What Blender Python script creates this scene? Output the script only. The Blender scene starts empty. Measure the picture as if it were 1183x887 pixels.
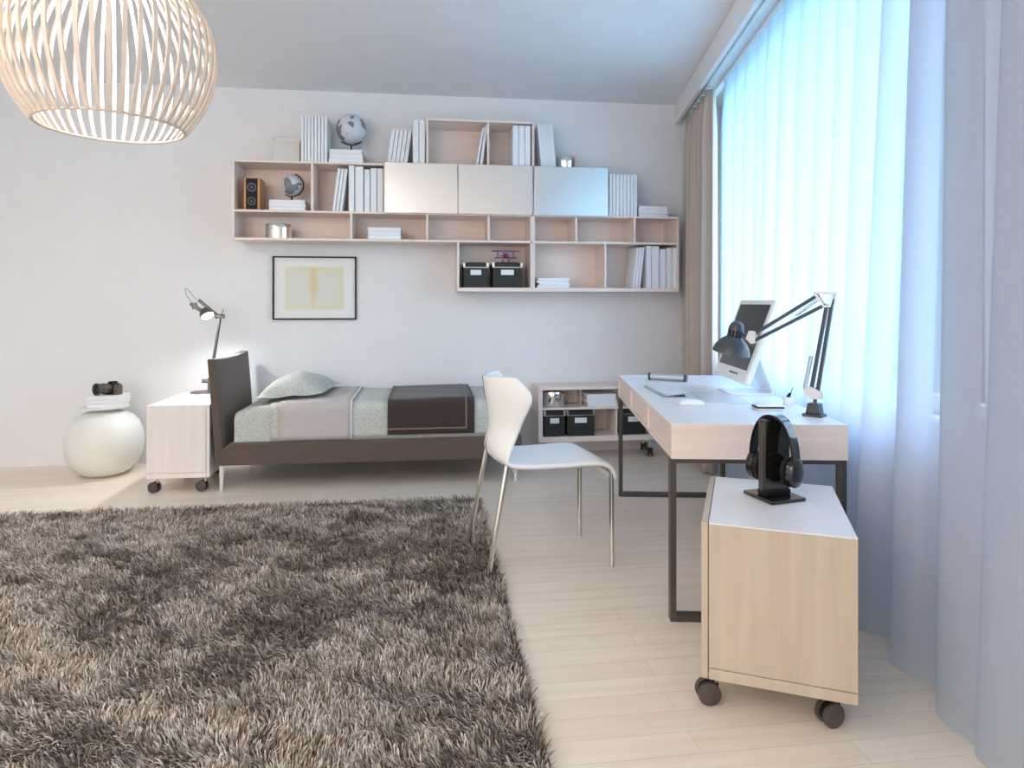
import bpy, math, random
import numpy as np
from mathutils import Vector, Matrix, Euler
PI = math.pi
R = math.radians
random.seed(7)
S = bpy.context.scene
COL = S.collection

# ------------------------------------------------------------------ camera
cd = bpy.data.cameras.new('camera')
cam = bpy.data.objects.new('camera', cd)
COL.objects.link(cam)
cam.location = (0, 0, 1.2)
cam.rotation_euler = (R(90), 0, R(-7.28))
cd.sensor_width = 36
cd.lens = 36 * 760 / 1183
cd.shift_y = -(443.5 - 350) / 1183
cd.clip_start = .02
S.camera = cam

# ------------------------------------------------------------------ light
S.view_settings.view_transform = 'Standard'
S.view_settings.look = 'None'
S.view_settings.exposure = 0.38
S.view_settings.gamma = 1
S.view_settings.use_curve_mapping = False
S.cycles.use_denoising = True
S.cycles.max_bounces = 10
S.cycles.diffuse_bounces = 6
S.cycles.transparent_max_bounces = 24
S.cycles.sample_clamp_indirect = 8
S.cycles.caustics_reflective = False
S.cycles.caustics_refractive = False

w = bpy.data.worlds.new('daylight')
S.world = w
w.use_nodes = True
nt = w.node_tree
bg = nt.nodes['Background']
tc = nt.nodes.new('ShaderNodeTexCoord')
sp = nt.nodes.new('ShaderNodeSeparateXYZ')
cr = nt.nodes.new('ShaderNodeValToRGB')
nt.links.new(tc.outputs['Generated'], sp.inputs[0])
sh_ = nt.nodes.new('ShaderNodeMath'); sh_.operation = 'ADD'; sh_.inputs[1].default_value = .5
nt.links.new(sp.outputs[2], sh_.inputs[0]); nt.links.new(sh_.outputs[0], cr.inputs[0])
nt.links.new(cr.outputs[0], bg.inputs[0])
el = cr.color_ramp.elements
el[0].position = .22; el[0].color = (.12, .26, .38, 1)      # ground and garden, position = height + .5
el[1].position = 1.0; el[1].color = (.54, .70, 1, 1)
for p_, c_ in ((.36, (.14, .34, .42, 1)), (.43, (.26, .50, .46, 1)), (.53, (.54, .82, .74, 1)), (.66, (.80, .91, 1, 1))):
    e = el.new(p_); e.color = c_
SKY = 8.6
bg.inputs[1].default_value = SKY

def area(name, loc, rot, sx, sy, power, color, portal=False):
    l = bpy.data.lights.new(name, 'AREA')
    l.shape = 'RECTANGLE'; l.size = sx; l.size_y = sy
    l.energy = power; l.color = color
    o = bpy.data.objects.new(name, l)
    COL.objects.link(o)
    o.location = loc; o.rotation_euler = rot
    if portal: l.cycles.is_portal = True
    return o

def WX(y, off=0.0):
    "x of the window wall line at depth y, off metres behind the pelmet's inner face"
    return 1.01 + off * 1.0198 + .2 * y
WANG = math.atan(.2)
area('window_sky_portal', (WX(3.43, .50), 3.43, 1.78), (R(90), 0, R(90) - WANG), 3.2, 1.96, 1, (1, 1, 1), portal=True)
# added fill lights out of view, standing for no known window or lamp
area('front_wall_fill', (-2.3, -2.35, 1.5), (R(90), 0, 0), 2.8, 2.2, 46, (.96, .95, 1))  # added soft fill from behind the camera; the wall has no window
area('overhead_fill', (-2.1, -.2, 2.80), (0, 0, 0), 2.6, 2.2, 32, (1, .91, .76))  # added warm fill from overhead, no fitting behind it
area('overhead_fill', (-2.7, 2.2, 2.81), (0, 0, 0), 1.2, 1.2, 13, (1, .80, .60))  # added fill that warms the left wall
area('upward_fill', (-2.7, -.9, 1.7), (R(180), 0, 0), 1.6, 1.6, 34, (1, .98, .93))  # added fill aimed upward to brighten the ceiling

# ------------------------------------------------------------------ materials
def new_mat(name):
    m = bpy.data.materials.new(name)
    m.use_nodes = True
    return m, m.node_tree, m.node_tree.nodes['Principled BSDF']

def mat(name, color, rough=.5, metal=0, coat=0, spec=.5, bump=0, bscale=200, sheen=0, emis=None, es=0, var=0, vscale=5, trans=0, ior=1.45):
    m, t, b = new_mat(name)
    b.inputs['Base Color'].default_value = (*color, 1)
    b.inputs['Roughness'].default_value = rough
    b.inputs['Metallic'].default_value = metal
    b.inputs['Coat Weight'].default_value = coat
    b.inputs['Specular IOR Level'].default_value = spec
    b.inputs['Sheen Weight'].default_value = sheen
    b.inputs['Transmission Weight'].default_value = trans
    b.inputs['IOR'].default_value = ior
    tcn = t.nodes.new('ShaderNodeTexCoord')
    n = t.nodes.new('ShaderNodeTexNoise')
    n.inputs['Scale'].default_value = vscale
    t.links.new(tcn.outputs['Object'], n.inputs['Vector'])
    mx = t.nodes.new('ShaderNodeMix'); mx.data_type = 'RGBA'
    v = var if var else .03
    mx.inputs['A'].default_value = (*[c * (1 - v) for c in color], 1)
    mx.inputs['B'].default_value = (*[min(1, c * (1 + v)) for c in color], 1)
    t.links.new(n.outputs['Fac'], mx.inputs['Factor'])
    t.links.new(mx.outputs['Result'], b.inputs['Base Color'])
    if bump:
        n2 = t.nodes.new('ShaderNodeTexNoise'); n2.inputs['Scale'].default_value = bscale
        t.links.new(tcn.outputs['Object'], n2.inputs['Vector'])
        bp = t.nodes.new('ShaderNodeBump'); bp.inputs['Strength'].default_value = bump
        bp.inputs['Distance'].default_value = .004
        t.links.new(n2.outputs['Fac'], bp.inputs['Height'])
        t.links.new(bp.outputs['Normal'], b.inputs['Normal'])
    if emis:
        b.inputs['Emission Color'].default_value = (*emis, 1)
        b.inputs['Emission Strength'].default_value = es
    return m

def wood(name, c1, c2, axis='Z', scale=1.0, rough=.45, stretch=14):
    m, t, b = new_mat(name)
    tcn = t.nodes.new('ShaderNodeTexCoord')
    mp = t.nodes.new('ShaderNodeMapping')
    s = [stretch] * 3
    s['XYZ'.index(axis)] = 1.0
    mp.inputs['Scale'].default_value = [k * scale for k in s]
    n = t.nodes.new('ShaderNodeTexNoise'); n.inputs['Scale'].default_value = 1.6
    n.inputs['Detail'].default_value = 6; n.inputs['Distortion'].default_value = .6
    r = t.nodes.new('ShaderNodeValToRGB')
    r.color_ramp.elements[0].position = .3; r.color_ramp.elements[0].color = (*c1, 1)
    r.color_ramp.elements[1].position = .7; r.color_ramp.elements[1].color = (*c2, 1)
    t.links.new(tcn.outputs['Object'], mp.inputs[0]); t.links.new(mp.outputs[0], n.inputs['Vector'])
    t.links.new(n.outputs['Fac'], r.inputs[0]); t.links.new(r.outputs[0], b.inputs['Base Color'])
    b.inputs['Roughness'].default_value = rough
    return m

M = {}
M['wall'] = mat('white_wall_paint', (.81, .815, .83), .75, bump=.04, bscale=300)
M['ceiling'] = mat('ceiling_paint', (.86, .86, .87), .8)
M['white_trim'] = mat('white_trim_paint', (.82, .82, .82), .5)
M['shelf'] = wood('pale_pink_birch', (.82, .685, .62), (.87, .75, .69), 'X', 1.0, .4)
M['desk_top'] = mat('white_laminate', (.80, .79, .79), .32, var=.02)
M['desk_wood'] = wood('desk_birch', (.74, .62, .55), (.81, .69, .62), 'X', 1.0, .4)
M['cab_wood'] = wood('cabinet_maple', (.47, .385, .30), (.54, .45, .355), 'Z', 1.2, .42)
M['stand_wood'] = wood('washed_birch', (.78, .72, .68), (.84, .78, .74), 'Z', 1.2, .4)
M['lamp_wood'] = wood('birch_slat', (.60, .51, .44), (.67, .58, .50), 'Z', 2, .45)
M['dark_steel'] = mat('brown_grey_steel', (.105, .092, .082), .38, .6)
M['chrome'] = mat('satin_chrome', (.72, .70, .66), .18, 1)
M['brushed'] = mat('brushed_nickel', (.19, .175, .16), .3, 1)
M['door_metal'] = mat('brushed_door_metal', (.80, .78, .76), .26, 1)
M['tin'] = mat('polished_tin', (.85, .82, .78), .14, 1)
M['book'] = mat('white_book_cover', (.84, .86, .90), .4)
M['pages'] = mat('page_block', (.80, .77, .73), .8, bump=.2, bscale=900)
M['black_box'] = mat('black_card', (.022, .024, .024), .6)
M['label'] = mat('label_white', (.78, .82, .86), .5)
M['black'] = mat('black_plastic', (.010, .010, .011), .5, spec=.25)
M['gloss_black'] = mat('gloss_black_plastic', (.010, .009, .008), .09, coat=.6)
M['rubber'] = mat('brown_black_rubber', (.075, .064, .055), .5)
M['white_plastic'] = mat('white_plastic', (.82, .83, .84), .25)
M['chair_shell'] = mat('chair_shell_white', (.83, .83, .82), .3)
M['bed_fabric'] = mat('brown_grey_upholstery', (.110, .080, .066), .85, bump=.35, bscale=700, sheen=.25)
M['throw'] = mat('dark_brown_wool', (.045, .030, .026), .9, bump=.2, bscale=600, sheen=.2)
M['throw_line'] = mat('taupe_stripe', (.22, .17, .15), .8)
M['sheet_lilac'] = mat('smooth_grey_sheet', (.50, .47, .46), .8, bump=.05, bscale=90)
M['vase'] = mat('milky_ceramic', (.76, .77, .74), .38, var=.01)
M['lamp_grey'] = mat('charcoal_lamp_metal', (.07, .075, .085), .35, .3)
M['screen'] = mat('dark_screen', (.022, .034, .034), .12)
M['speaker_wood'] = wood('speaker_cherry', (.48, .22, .08), (.60, .30, .12), 'Z', 2, .4)
M['grey_cone'] = mat('speaker_cone', (.12, .12, .12), .5)
M['red'] = mat('red_paint', (.50, .03, .04), .35)
M['blue'] = mat('blue_paint', (.03, .05, .36), .35)
M['cream_box'] = mat('cream_card', (.70, .67, .63), .7)
M['drape'] = mat('taupe_drape', (.52, .455, .41), .85, bump=.12, bscale=500, sheen=.1)
M['mat_grey'] = mat('translucent_desk_mat', (.66, .67, .71), .3)
M['bracket'] = mat('white_bracket_metal', (.74, .72, .73), .3, .3)
M['silver'] = mat('silver_plastic', (.50, .54, .57), .3, .5)
M['globe_stand'] = mat('globe_stand_black', (.015, .015, .015), .35)

# weave bedding
m, t, b = new_mat('green_grey_weave')
tcn = t.nodes.new('ShaderNodeTexCoord')
vo = t.nodes.new('ShaderNodeTexVoronoi'); vo.inputs['Scale'].default_value = 110
r = t.nodes.new('ShaderNodeValToRGB')
r.color_ramp.elements[0].position = .15; r.color_ramp.elements[0].color = (.66, .67, .60, 1)
r.color_ramp.elements[1].position = .6; r.color_ramp.elements[1].color = (.45, .48, .45, 1)
bp = t.nodes.new('ShaderNodeBump'); bp.inputs['Strength'].default_value = .4; bp.inputs['Distance'].default_value = .002
t.links.new(tcn.outputs['Object'], vo.inputs['Vector']); t.links.new(vo.outputs['Distance'], r.inputs[0])
t.links.new(r.outputs[0], b.inputs['Base Color']); t.links.new(vo.outputs['Distance'], bp.inputs['Height'])
t.links.new(bp.outputs['Normal'], b.inputs['Normal']); b.inputs['Roughness'].default_value = .85
M['weave'] = m

# globe: grey land on pale sea
m, t, b = new_mat('grey_globe_map')
tcn = t.nodes.new('ShaderNodeTexCoord')
n = t.nodes.new('ShaderNodeTexNoise'); n.inputs['Scale'].default_value = 11; n.inputs['Detail'].default_value = 5
r = t.nodes.new('ShaderNodeValToRGB'); r.color_ramp.interpolation = 'CONSTANT'
r.color_ramp.elements[0].position = 0; r.color_ramp.elements[0].color = (.62, .66, .72, 1)
r.color_ramp.elements[1].position = .53; r.color_ramp.elements[1].color = (.20, .22, .25, 1)
t.links.new(tcn.outputs['Object'], n.inputs['Vector']); t.links.new(n.outputs['Fac'], r.inputs[0])
t.links.new(r.outputs[0], b.inputs['Base Color']); b.inputs['Roughness'].default_value = .25
M['globe'] = m

# floor: pale planks running along X
m, t, b = new_mat('pale_plank_floor')
tcn = t.nodes.new('ShaderNodeTexCoord')
br = t.nodes.new('ShaderNodeTexBrick')
br.inputs['Scale'].default_value = 1; br.inputs['Brick Width'].default_value = 1.15; br.inputs['Row Height'].default_value = .093
br.inputs['Mortar Size'].default_value = .0012; br.inputs['Mortar Smooth'].default_value = .2
br.inputs['Color1'].default_value = (.82, .735, .63, 1); br.inputs['Color2'].default_value = (.86, .785, .69, 1)
br.inputs['Mortar'].default_value = (.66, .58, .50, 1); br.offset = .37; br.offset_frequency = 2
br.inputs['Bias'].default_value = .1
mp = t.nodes.new('ShaderNodeMapping'); mp.inputs['Scale'].default_value = (1.3, 16, 1)
n = t.nodes.new('ShaderNodeTexNoise'); n.inputs['Scale'].default_value = 1.8; n.inputs['Detail'].default_value = 7
r = t.nodes.new('ShaderNodeValToRGB')
r.color_ramp.elements[0].position = .3; r.color_ramp.elements[0].color = (.90, .86, .82, 1)
r.color_ramp.elements[1].position = .65; r.color_ramp.elements[1].color = (1, 1, 1, 1)
mx = t.nodes.new('ShaderNodeMix'); mx.data_type = 'RGBA'; mx.blend_type = 'MULTIPLY'; mx.inputs['Factor'].default_value = .8
t.links.new(tcn.outputs['Object'], br.inputs['Vector']); t.links.new(tcn.outputs['Object'], mp.inputs[0])
t.links.new(mp.outputs[0], n.inputs['Vector']); t.links.new(n.outputs['Fac'], r.inputs[0])
t.links.new(br.outputs['Color'], mx.inputs['A']); t.links.new(r.outputs[0], mx.inputs['B'])
t.links.new(mx.outputs['Result'], b.inputs['Base Color'])
bp = t.nodes.new('ShaderNodeBump'); bp.inputs['Strength'].default_value = .25; bp.inputs['Distance'].default_value = .001; bp.invert = True
t.links.new(br.outputs['Fac'], bp.inputs['Height']); t.links.new(bp.outputs['Normal'], b.inputs['Normal'])
b.inputs['Roughness'].default_value = .33; b.inputs['Coat Weight'].default_value = .15; b.inputs['Coat Roughness'].default_value = .2
M['floor'] = m

# sheer curtain
m = bpy.data.materials.new('sheer_voile'); m.use_nodes = True
t = m.node_tree; t.nodes.clear()
out = t.nodes.new('ShaderNodeOutputMaterial')
tr = t.nodes.new('ShaderNodeBsdfTransparent'); tr.inputs[0].default_value = (.92, .98, 1, 1)
tl = t.nodes.new('ShaderNodeBsdfTranslucent'); tl.inputs[0].default_value = (.50, .67, .88, 1)
df = t.nodes.new('ShaderNodeBsdfDiffuse'); df.inputs[0].default_value = (.88, .80, .74, 1)
m1 = t.nodes.new('ShaderNodeMixShader'); m1.inputs[0].default_value = .62
m2 = t.nodes.new('ShaderNodeMixShader')
tcn = t.nodes.new('ShaderNodeTexCoord'); n = t.nodes.new('ShaderNodeTexNoise'); n.inputs['Scale'].default_value = 60
mr = t.nodes.new('ShaderNodeMapRange'); mr.inputs['To Min'].default_value = .70; mr.inputs['To Max'].default_value = .76
t.links.new(tcn.outputs['Object'], n.inputs['Vector']); t.links.new(n.outputs['Fac'], mr.inputs['Value'])
t.links.new(mr.outputs[0], m2.inputs[0])
t.links.new(df.outputs[0], m1.inputs[1]); t.links.new(tl.outputs[0], m1.inputs[2])
t.links.new(tr.outputs[0], m2.inputs[1]); t.links.new(m1.outputs[0], m2.inputs[2]); t.links.new(m2.outputs[0], out.inputs[0])
M['sheer'] = m

# clear window glass
m = bpy.data.materials.new('window_glass'); m.use_nodes = True
t = m.node_tree; t.nodes.clear()
out = t.nodes.new('ShaderNodeOutputMaterial')
tr = t.nodes.new('ShaderNodeBsdfTransparent'); gl = t.nodes.new('ShaderNodeBsdfGlossy'); gl.inputs['Roughness'].default_value = .02
mm = t.nodes.new('ShaderNodeMixShader'); lw = t.nodes.new('ShaderNodeLayerWeight'); lw.inputs[0].default_value = .15
t.links.new(lw.outputs['Fresnel'], mm.inputs[0]); t.links.new(tr.outputs[0], mm.inputs[1]); t.links.new(gl.outputs[0], mm.inputs[2])
t.links.new(mm.outputs[0], out.inputs[0])
M['glass'] = m

# soft abstract print
m, t, b = new_mat('yellow_abstract_print')
tcn = t.nodes.new('ShaderNodeTexCoord'); sx = t.nodes.new('ShaderNodeSeparateXYZ')
t.links.new(tcn.outputs['Generated'], sx.inputs[0])
def mathn(op, a=None, b_=None, va=None, vb=None):
    q = t.nodes.new('ShaderNodeMath'); q.operation = op
    if a is not None: t.links.new(a, q.inputs[0])
    if b_ is not None: t.links.new(b_, q.inputs[1])
    if va is not None: q.inputs[0].default_value = va
    if vb is not None: q.inputs[1].default_value = vb
    return q.outputs[0]
dx = mathn('ABSOLUTE', mathn('SUBTRACT', sx.outputs[0], vb=.48))
dz = mathn('ABSOLUTE', mathn('SUBTRACT', sx.outputs[2], vb=.5))
n = t.nodes.new('ShaderNodeTexNoise'); n.inputs['Scale'].default_value = 7
t.links.new(tcn.outputs['Object'], n.inputs['Vector'])
edge = mathn('ADD', mathn('MAXIMUM', dz, mathn('MULTIPLY', dx, vb=.93)), mathn('MULTIPLY', n.outputs['Fac'], vb=.16))
r1 = t.nodes.new('ShaderNodeValToRGB')
r1.color_ramp.elements[0].position = .38; r1.color_ramp.elements[0].color = (.72, .73, .66, 1)
r1.color_ramp.elements[1].position = .57; r1.color_ramp.elements[1].color = (.74, .72, .48, 1)
t.links.new(edge, r1.inputs[0])
ce = mathn('ADD', dx, mathn('MULTIPLY', mathn('ABSOLUTE', mathn('SUBTRACT', sx.outputs[2], vb=.6)), vb=.14))
r2 = t.nodes.new('ShaderNodeValToRGB')
r2.color_ramp.elements[0].position = .04; r2.color_ramp.elements[0].color = (1, 1, 1, 1)
r2.color_ramp.elements[1].position = .13; r2.color_ramp.elements[1].color = (0, 0, 0, 1)
t.links.new(ce, r2.inputs[0])
mx = t.nodes.new('ShaderNodeMix'); mx.data_type = 'RGBA'
t.links.new(r2.outputs[0], mx.inputs['Factor']); t.links.new(r1.outputs[0], mx.inputs['A']); mx.inputs['B'].default_value = (.74, .60, .38, 1)
t.links.new(mx.outputs['Result'], b.inputs['Base Color']); b.inputs['Roughness'].default_value = .6
M['print'] = m

# ------------------------------------------------------------------ mesh builder
class MB:
    def __init__(s): s.v = []; s.f = []; s.m = []
    def add(s, vs, fs, m=0, T=None):
        o = len(s.v)
        for p in vs:
            p = Vector(p)
            s.v.append(tuple(T @ p if T else p))
        for f in fs: s.f.append([i + o for i in f]); s.m.append(m)
        return s
    def box(s, x0, x1, y0, y1, z0, z1, m=0, T=None):
        vs = [(x, y, z) for z in (z0, z1) for y in (y0, y1) for x in (x0, x1)]
        fs = [(0, 2, 3, 1), (4, 5, 7, 6), (0, 1, 5, 4), (2, 6, 7, 3), (0, 4, 6, 2), (1, 3, 7, 5)]
        return s.add(vs, fs, m, T)
    def lathe(s, prof, n=32, m=0, T=None, cap=True):
        vs = []; fs = []
        for (r, z) in prof:
            for k in range(n):
                a = 2 * PI * k / n
                vs.append((r * math.cos(a), r * math.sin(a), z))
        for i in range(len(prof) - 1):
            for k in range(n):
                k2 = (k + 1) % n
                fs.append((i * n + k, i * n + k2, (i + 1) * n + k2, (i + 1) * n + k))
        if cap:
            fs.append(tuple(range(n - 1, -1, -1)))
            fs.append(tuple((len(prof) - 1) * n + k for k in range(n)))
        return s.add(vs, fs, m, T)
    def cyl(s, p0, p1, r0, r1=None, n=16, m=0, T=None, cap=True):
        r1 = r0 if r1 is None else r1
        p0 = Vector(p0); p1 = Vector(p1); d = p1 - p0
        q = d.to_track_quat('Z', 'Y').to_matrix().to_4x4()
        X = Matrix.Translation(p0) @ q
        return s.lathe([(r0, 0), (r1, d.length)], n, m, (T @ X) if T else X, cap)
    def tube(s, pts, r, n=10, m=0, T=None, closed=False):
        pts = [Vector(p) for p in pts]; N = len(pts); vs = []; fs = []
        rr = r if isinstance(r, (list, tuple)) else [r] * N
        up = None
        for i, p in enumerate(pts):
            if closed: d = pts[(i + 1) % N] - pts[i - 1]
            else: d = pts[min(i + 1, N - 1)] - pts[max(i - 1, 0)]
            d.normalize()
            if up is None:
                up = d.orthogonal().normalized()
            up = (up - d * up.dot(d)).normalized()
            sd = d.cross(up)
            for k in range(n):
                a = 2 * PI * k / n
                vs.append(p + (up * math.cos(a) + sd * math.sin(a)) * rr[i])
        L = N if closed else N - 1
        for i in range(L):
            for k in range(n):
                k2 = (k + 1) % n; j = (i + 1) % N
                fs.append((i * n + k, i * n + k2, j * n + k2, j * n + k))
        if not closed:
            fs.append(tuple(range(n - 1, -1, -1))); fs.append(tuple((N - 1) * n + k for k in range(n)))
        return s.add(vs, fs, m, T)
    def prism(s, poly, a0, a1, axis='Y', m=0, T=None):
        "poly in the plane normal to axis; Y: (x,z)  X: (y,z)  Z: (x,y)"
        def P(u, v, a): return {'Y': (u, a, v), 'X': (a, u, v), 'Z': (u, v, a)}[axis]
        n = len(poly)
        vs = [P(u, v, a0) for u, v in poly] + [P(u, v, a1) for u, v in poly]
        fs = [tuple(range(n - 1, -1, -1)), tuple(range(n, 2 * n))]
        fs += [(i, (i + 1) % n, n + (i + 1) % n, n + i) for i in range(n)]
        return s.add(vs, fs, m, T)
    def grid(s, rows, m=0, T=None):
        nr = len(rows); nc = len(rows[0])
        fs = [(i * nc + j, i * nc + j + 1, (i + 1) * nc + j + 1, (i + 1) * nc + j) for i in range(nr - 1) for j in range(nc - 1)]
        return s.add([p for r in rows for p in r], fs, m, T)
    def build(s, name, mats, parent=None, loc=None, rot=None, bevel=0, seg=2, smooth=True, solid=0, sub=0, angle=35):
        me = bpy.data.meshes.new(name)
        me.from_pydata([tuple(v) for v in s.v], [], s.f)
        for mm_ in (mats if isinstance(mats, (list, tuple)) else [mats]): me.materials.append(mm_)
        me.polygons.foreach_set('material_index', s.m)
        import bmesh
        bm = bmesh.new(); bm.from_mesh(me)
        bmesh.ops.recalc_face_normals(bm, faces=bm.faces[:])
        bm.to_mesh(me); bm.free()
        if smooth:
            me.shade_smooth()
            if not sub: me.set_sharp_from_angle(angle=R(angle))
        o = bpy.data.objects.new(name, me); COL.objects.link(o)
        if parent: o.parent = parent
        if loc: o.location = loc
        if rot is not None: o.rotation_euler = (0, 0, rot) if isinstance(rot, (int, float)) else rot
        if solid:
            q = o.modifiers.new('s', 'SOLIDIFY'); q.thickness = solid; q.offset = 0
        if bevel:
            q = o.modifiers.new('b', 'BEVEL'); q.width = bevel; q.segments = seg; q.limit_method = 'ANGLE'; q.angle_limit = R(40)
            q.harden_normals = False
        if sub:
            q = o.modifiers.new('u', 'SUBSURF'); q.levels = sub; q.render_levels = sub
        return o

def tag(o, label, cat, group=None, kind=None):
    o['label'] = label; o['category'] = cat
    if group: o['group'] = group
    if kind: o['kind'] = kind
    return o
def thing(name, label, cat, loc=(0, 0, 0), rot=0, group=None):
    o = bpy.data.objects.new(name, None); COL.objects.link(o)
    o.location = loc; o.rotation_euler = (0, 0, rot) if isinstance(rot, (int, float)) else rot
    o.empty_display_size = .1
    return tag(o, label, cat, group)
def struct(o): o['kind'] = 'structure'; return o
def copy_tree(o, parent=None):
    c = o.copy(); COL.objects.link(c)
    if parent: c.parent = parent
    for ch in list(o.children): copy_tree(ch, c)
    return c
ORD = ['first', 'second', 'third', 'fourth', 'fifth', 'sixth', 'seventh', 'eighth']

# ------------------------------------------------------------------ room
WALLY = 5.24; CEIL = 2.84
struct(MB().box(-3.9, 3.2, -2.4, 5.4, -.1, 0).build('floor', M['floor']))
struct(MB().box(-3.9, 3.2, -2.4, 5.4, CEIL, CEIL + .1).build('ceiling', M['ceiling']))
struct(MB().box(-4.0, 3.2, WALLY, WALLY + .12, 0, CEIL).build('wall_back', M['wall']))
struct(MB().box(-4.0, -3.9, -2.4, WALLY, 0, CEIL).build('wall_left', M['wall']))
struct(MB().box(-4.0, 3.2, -2.5, -2.4, 0, CEIL).build('wall_front', M['wall']))
# right wall with the window opening (slanted plan)
def wbox(mb, ya, yb, oa, ob, z0, z1, m=0):
    vs = []
    for z in (z0, z1):
        for (y, o_) in ((ya, oa), (yb, oa), (yb, ob), (ya, ob)):
            vs.append((WX(y, o_), y, z))
    return mb.add(vs, [(0, 1, 2, 3), (4, 7, 6, 5), (0, 4, 5, 1), (1, 5, 6, 2), (2, 6, 7, 3), (3, 7, 4, 0)], m)
OF = .36; WN, WF, SILL, HEAD = 1.88, 4.97, .80, 2.70
mb = MB()
wbox(mb, -2.4, WN, OF, OF + .22, 0, CEIL); wbox(mb, WF, WALLY, OF, OF + .22, 0, CEIL)
wbox(mb, WN, WF, OF, OF + .22, 0, SILL); wbox(mb, WN, WF, OF, OF + .22, HEAD, CEIL)
struct(mb.build('wall_right', M['wall'], smooth=False))
mb = MB()
for a, b_, z0, z1 in ((WN, WF, SILL, SILL + .05), (WN, WF, HEAD - .05, HEAD), (WN, WN + .05, SILL + .05, HEAD - .05), (WF - .05, WF, SILL + .05, HEAD - .05)):
    wbox(mb, a, b_, OF + .08, OF + .14, z0, z1)
win = struct(mb.build('window_1', M['white_trim'], smooth=False))
wbox(MB(), WN + .05, WF - .05, OF + .105, OF + .111, SILL + .05, HEAD - .05).build('glass_pane', M['glass'], win, smooth=False)
wbox(MB(), WN - .03, WF + .03, OF - .05, OF + .08, SILL - .03, SILL).build('window_sill', M['white_trim'], win, bevel=.006)
# pelmet board in front of the curtain tracks
struct(wbox(MB(), -2.4, WALLY - .001, -.03, 0, 2.675, CEIL - .001).build('trim_1', M['white_trim'], bevel=.003))

# curtain tracks
mb = MB(); wbox(mb, .6, 5.2, .035, .065, 2.70, 2.72); wbox(mb, .6, 5.2, .115, .145, 2.70, 2.72)
wbox(mb, .6, 5.2, .01, .17, 2.72, CEIL - .002)
tk = tag(mb.build('curtain_track', M['white_trim'], bevel=.002), 'white double curtain track fixed to the ceiling behind the pelmet', 'curtain track')

# ------------------------------------------------------------------ curtains
def catmull(pts, k=6):
    out_ = []
    for i in range(len(pts) - 1):
        p0 = pts[max(i - 1, 0)]; p1 = pts[i]; p2 = pts[i + 1]; p3 = pts[min(i + 2, len(pts) - 1)]
        for j in range(k):
            u = j / k
            out_.append(tuple(.5 * (2 * b1 + (c1 - a1) * u + (2 * a1 - 5 * b1 + 4 * c1 - d1) * u * u + (3 * b1 - a1 - 3 * c1 + d1) * u ** 3)
                              for a1, b1, c1, d1 in zip(p0, p1, p2, p3)))
    out_.append(tuple(pts[-1]))
    return out_
def curtain(edges, shallow, deep, z0, z1, leans, nz=26, top_pinch=.55, k=7):
    rnd = random.Random(3)
    rows = []
    amps = [rnd.uniform(.8, 1.12) for _ in edges]
    for iz in range(nz + 1):
        z = z0 + (z1 - z0) * iz / nz
        tz = iz / nz
        pin = 1 - (1 - top_pinch) * max(0, (tz - .88) / .12) ** 1.5
        mid = (shallow + deep) / 2
        pts = []
        for i in range(len(edges) - 1):
            wid = edges[i] - edges[i + 1]
            ln = leans[i % len(leans)] * (1 - tz)
            ov = .09 * wid
            for (fy, fo) in ((.06, .92), (-.10, .62), (-.17, .22), (-.06, .0), (.16, .02), (.48, .22), (.80, .72)):
                o_ = deep if False else shallow + (deep - shallow) * fo * amps[i]
                o_ = mid + (o_ - mid) * pin * (1 + .25 * (1 - tz))
                pts.append((edges[i] - fy * wid + ln, o_))
        rows.append([(WX(y, o_), y, z) for (y, o_) in catmull(pts, 6)])
    return MB().grid(rows)
E1 = [4.25, 4.20, 3.94, 3.72, 3.48, 3.30, 3.05, 2.80, 2.585, 2.395, 2.217, 2.016, 1.85, 1.67, 1.41, 1.13, .90, .65]
o = curtain(E1, .115, .215, .012, 2.698, [.0, .02, .03, .05, .10, .15, .22, .22, .18, .20, .22, .25, .15, .05, .13, .10, .05], nz=26).build('sheer_curtain', M['sheer'], angle=80)
tag(o, 'long white sheer curtain hanging in deep folds over the bright window', 'curtain')
rows = []
for iz in range(31):
    tz = iz / 30; z = .012 + 2.68 * tz
    amp = (.046 - .020 * max(0, (tz - .9) / .1)) * (1 + .12 * math.sin(tz * 5))
    r_ = []
    for k in range(181):
        u = k / 180; y = 5.20 - .90 * u + (.018 * math.sin(u * 33 + .8) + .012 * math.sin(tz * 3 + u * 9)) * (1 - .3 * tz)
        ph = 2 * PI * 6.5 * (u + .02 * math.sin(u * 9))
        o_ = .070 + amp * (math.sin(ph) + .30 * math.sin(2 * ph + .7 + tz) + .18 * math.sin(3 * ph + 2 * tz))
        r_.append((WX(y, o_), y, z))
    rows.append(r_)
o = MB().grid(rows).build('drape_curtain', M['drape'], angle=80, solid=.003)
tag(o, 'taupe opaque curtain drawn back into the corner beside the wall shelf', 'curtain')

# ------------------------------------------------------------------ wall shelves
FY = 4.94; T = .016
def shelf_unit(name, label, frames, doors):
    t_ = thing(name, label, 'wall shelf', (0, WALLY - .002, 1.29))
    mb = MB(); y0, y1 = FY - WALLY + .002, 0
    for (x0, x1, z0, z1) in frames: mb.box(x0, x1, y0, y1, z0 - 1.29, z1 - 1.29)
    mb.build('carcass', M['shelf'], t_, bevel=.0012, seg=1)
    return t_, mb
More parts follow.
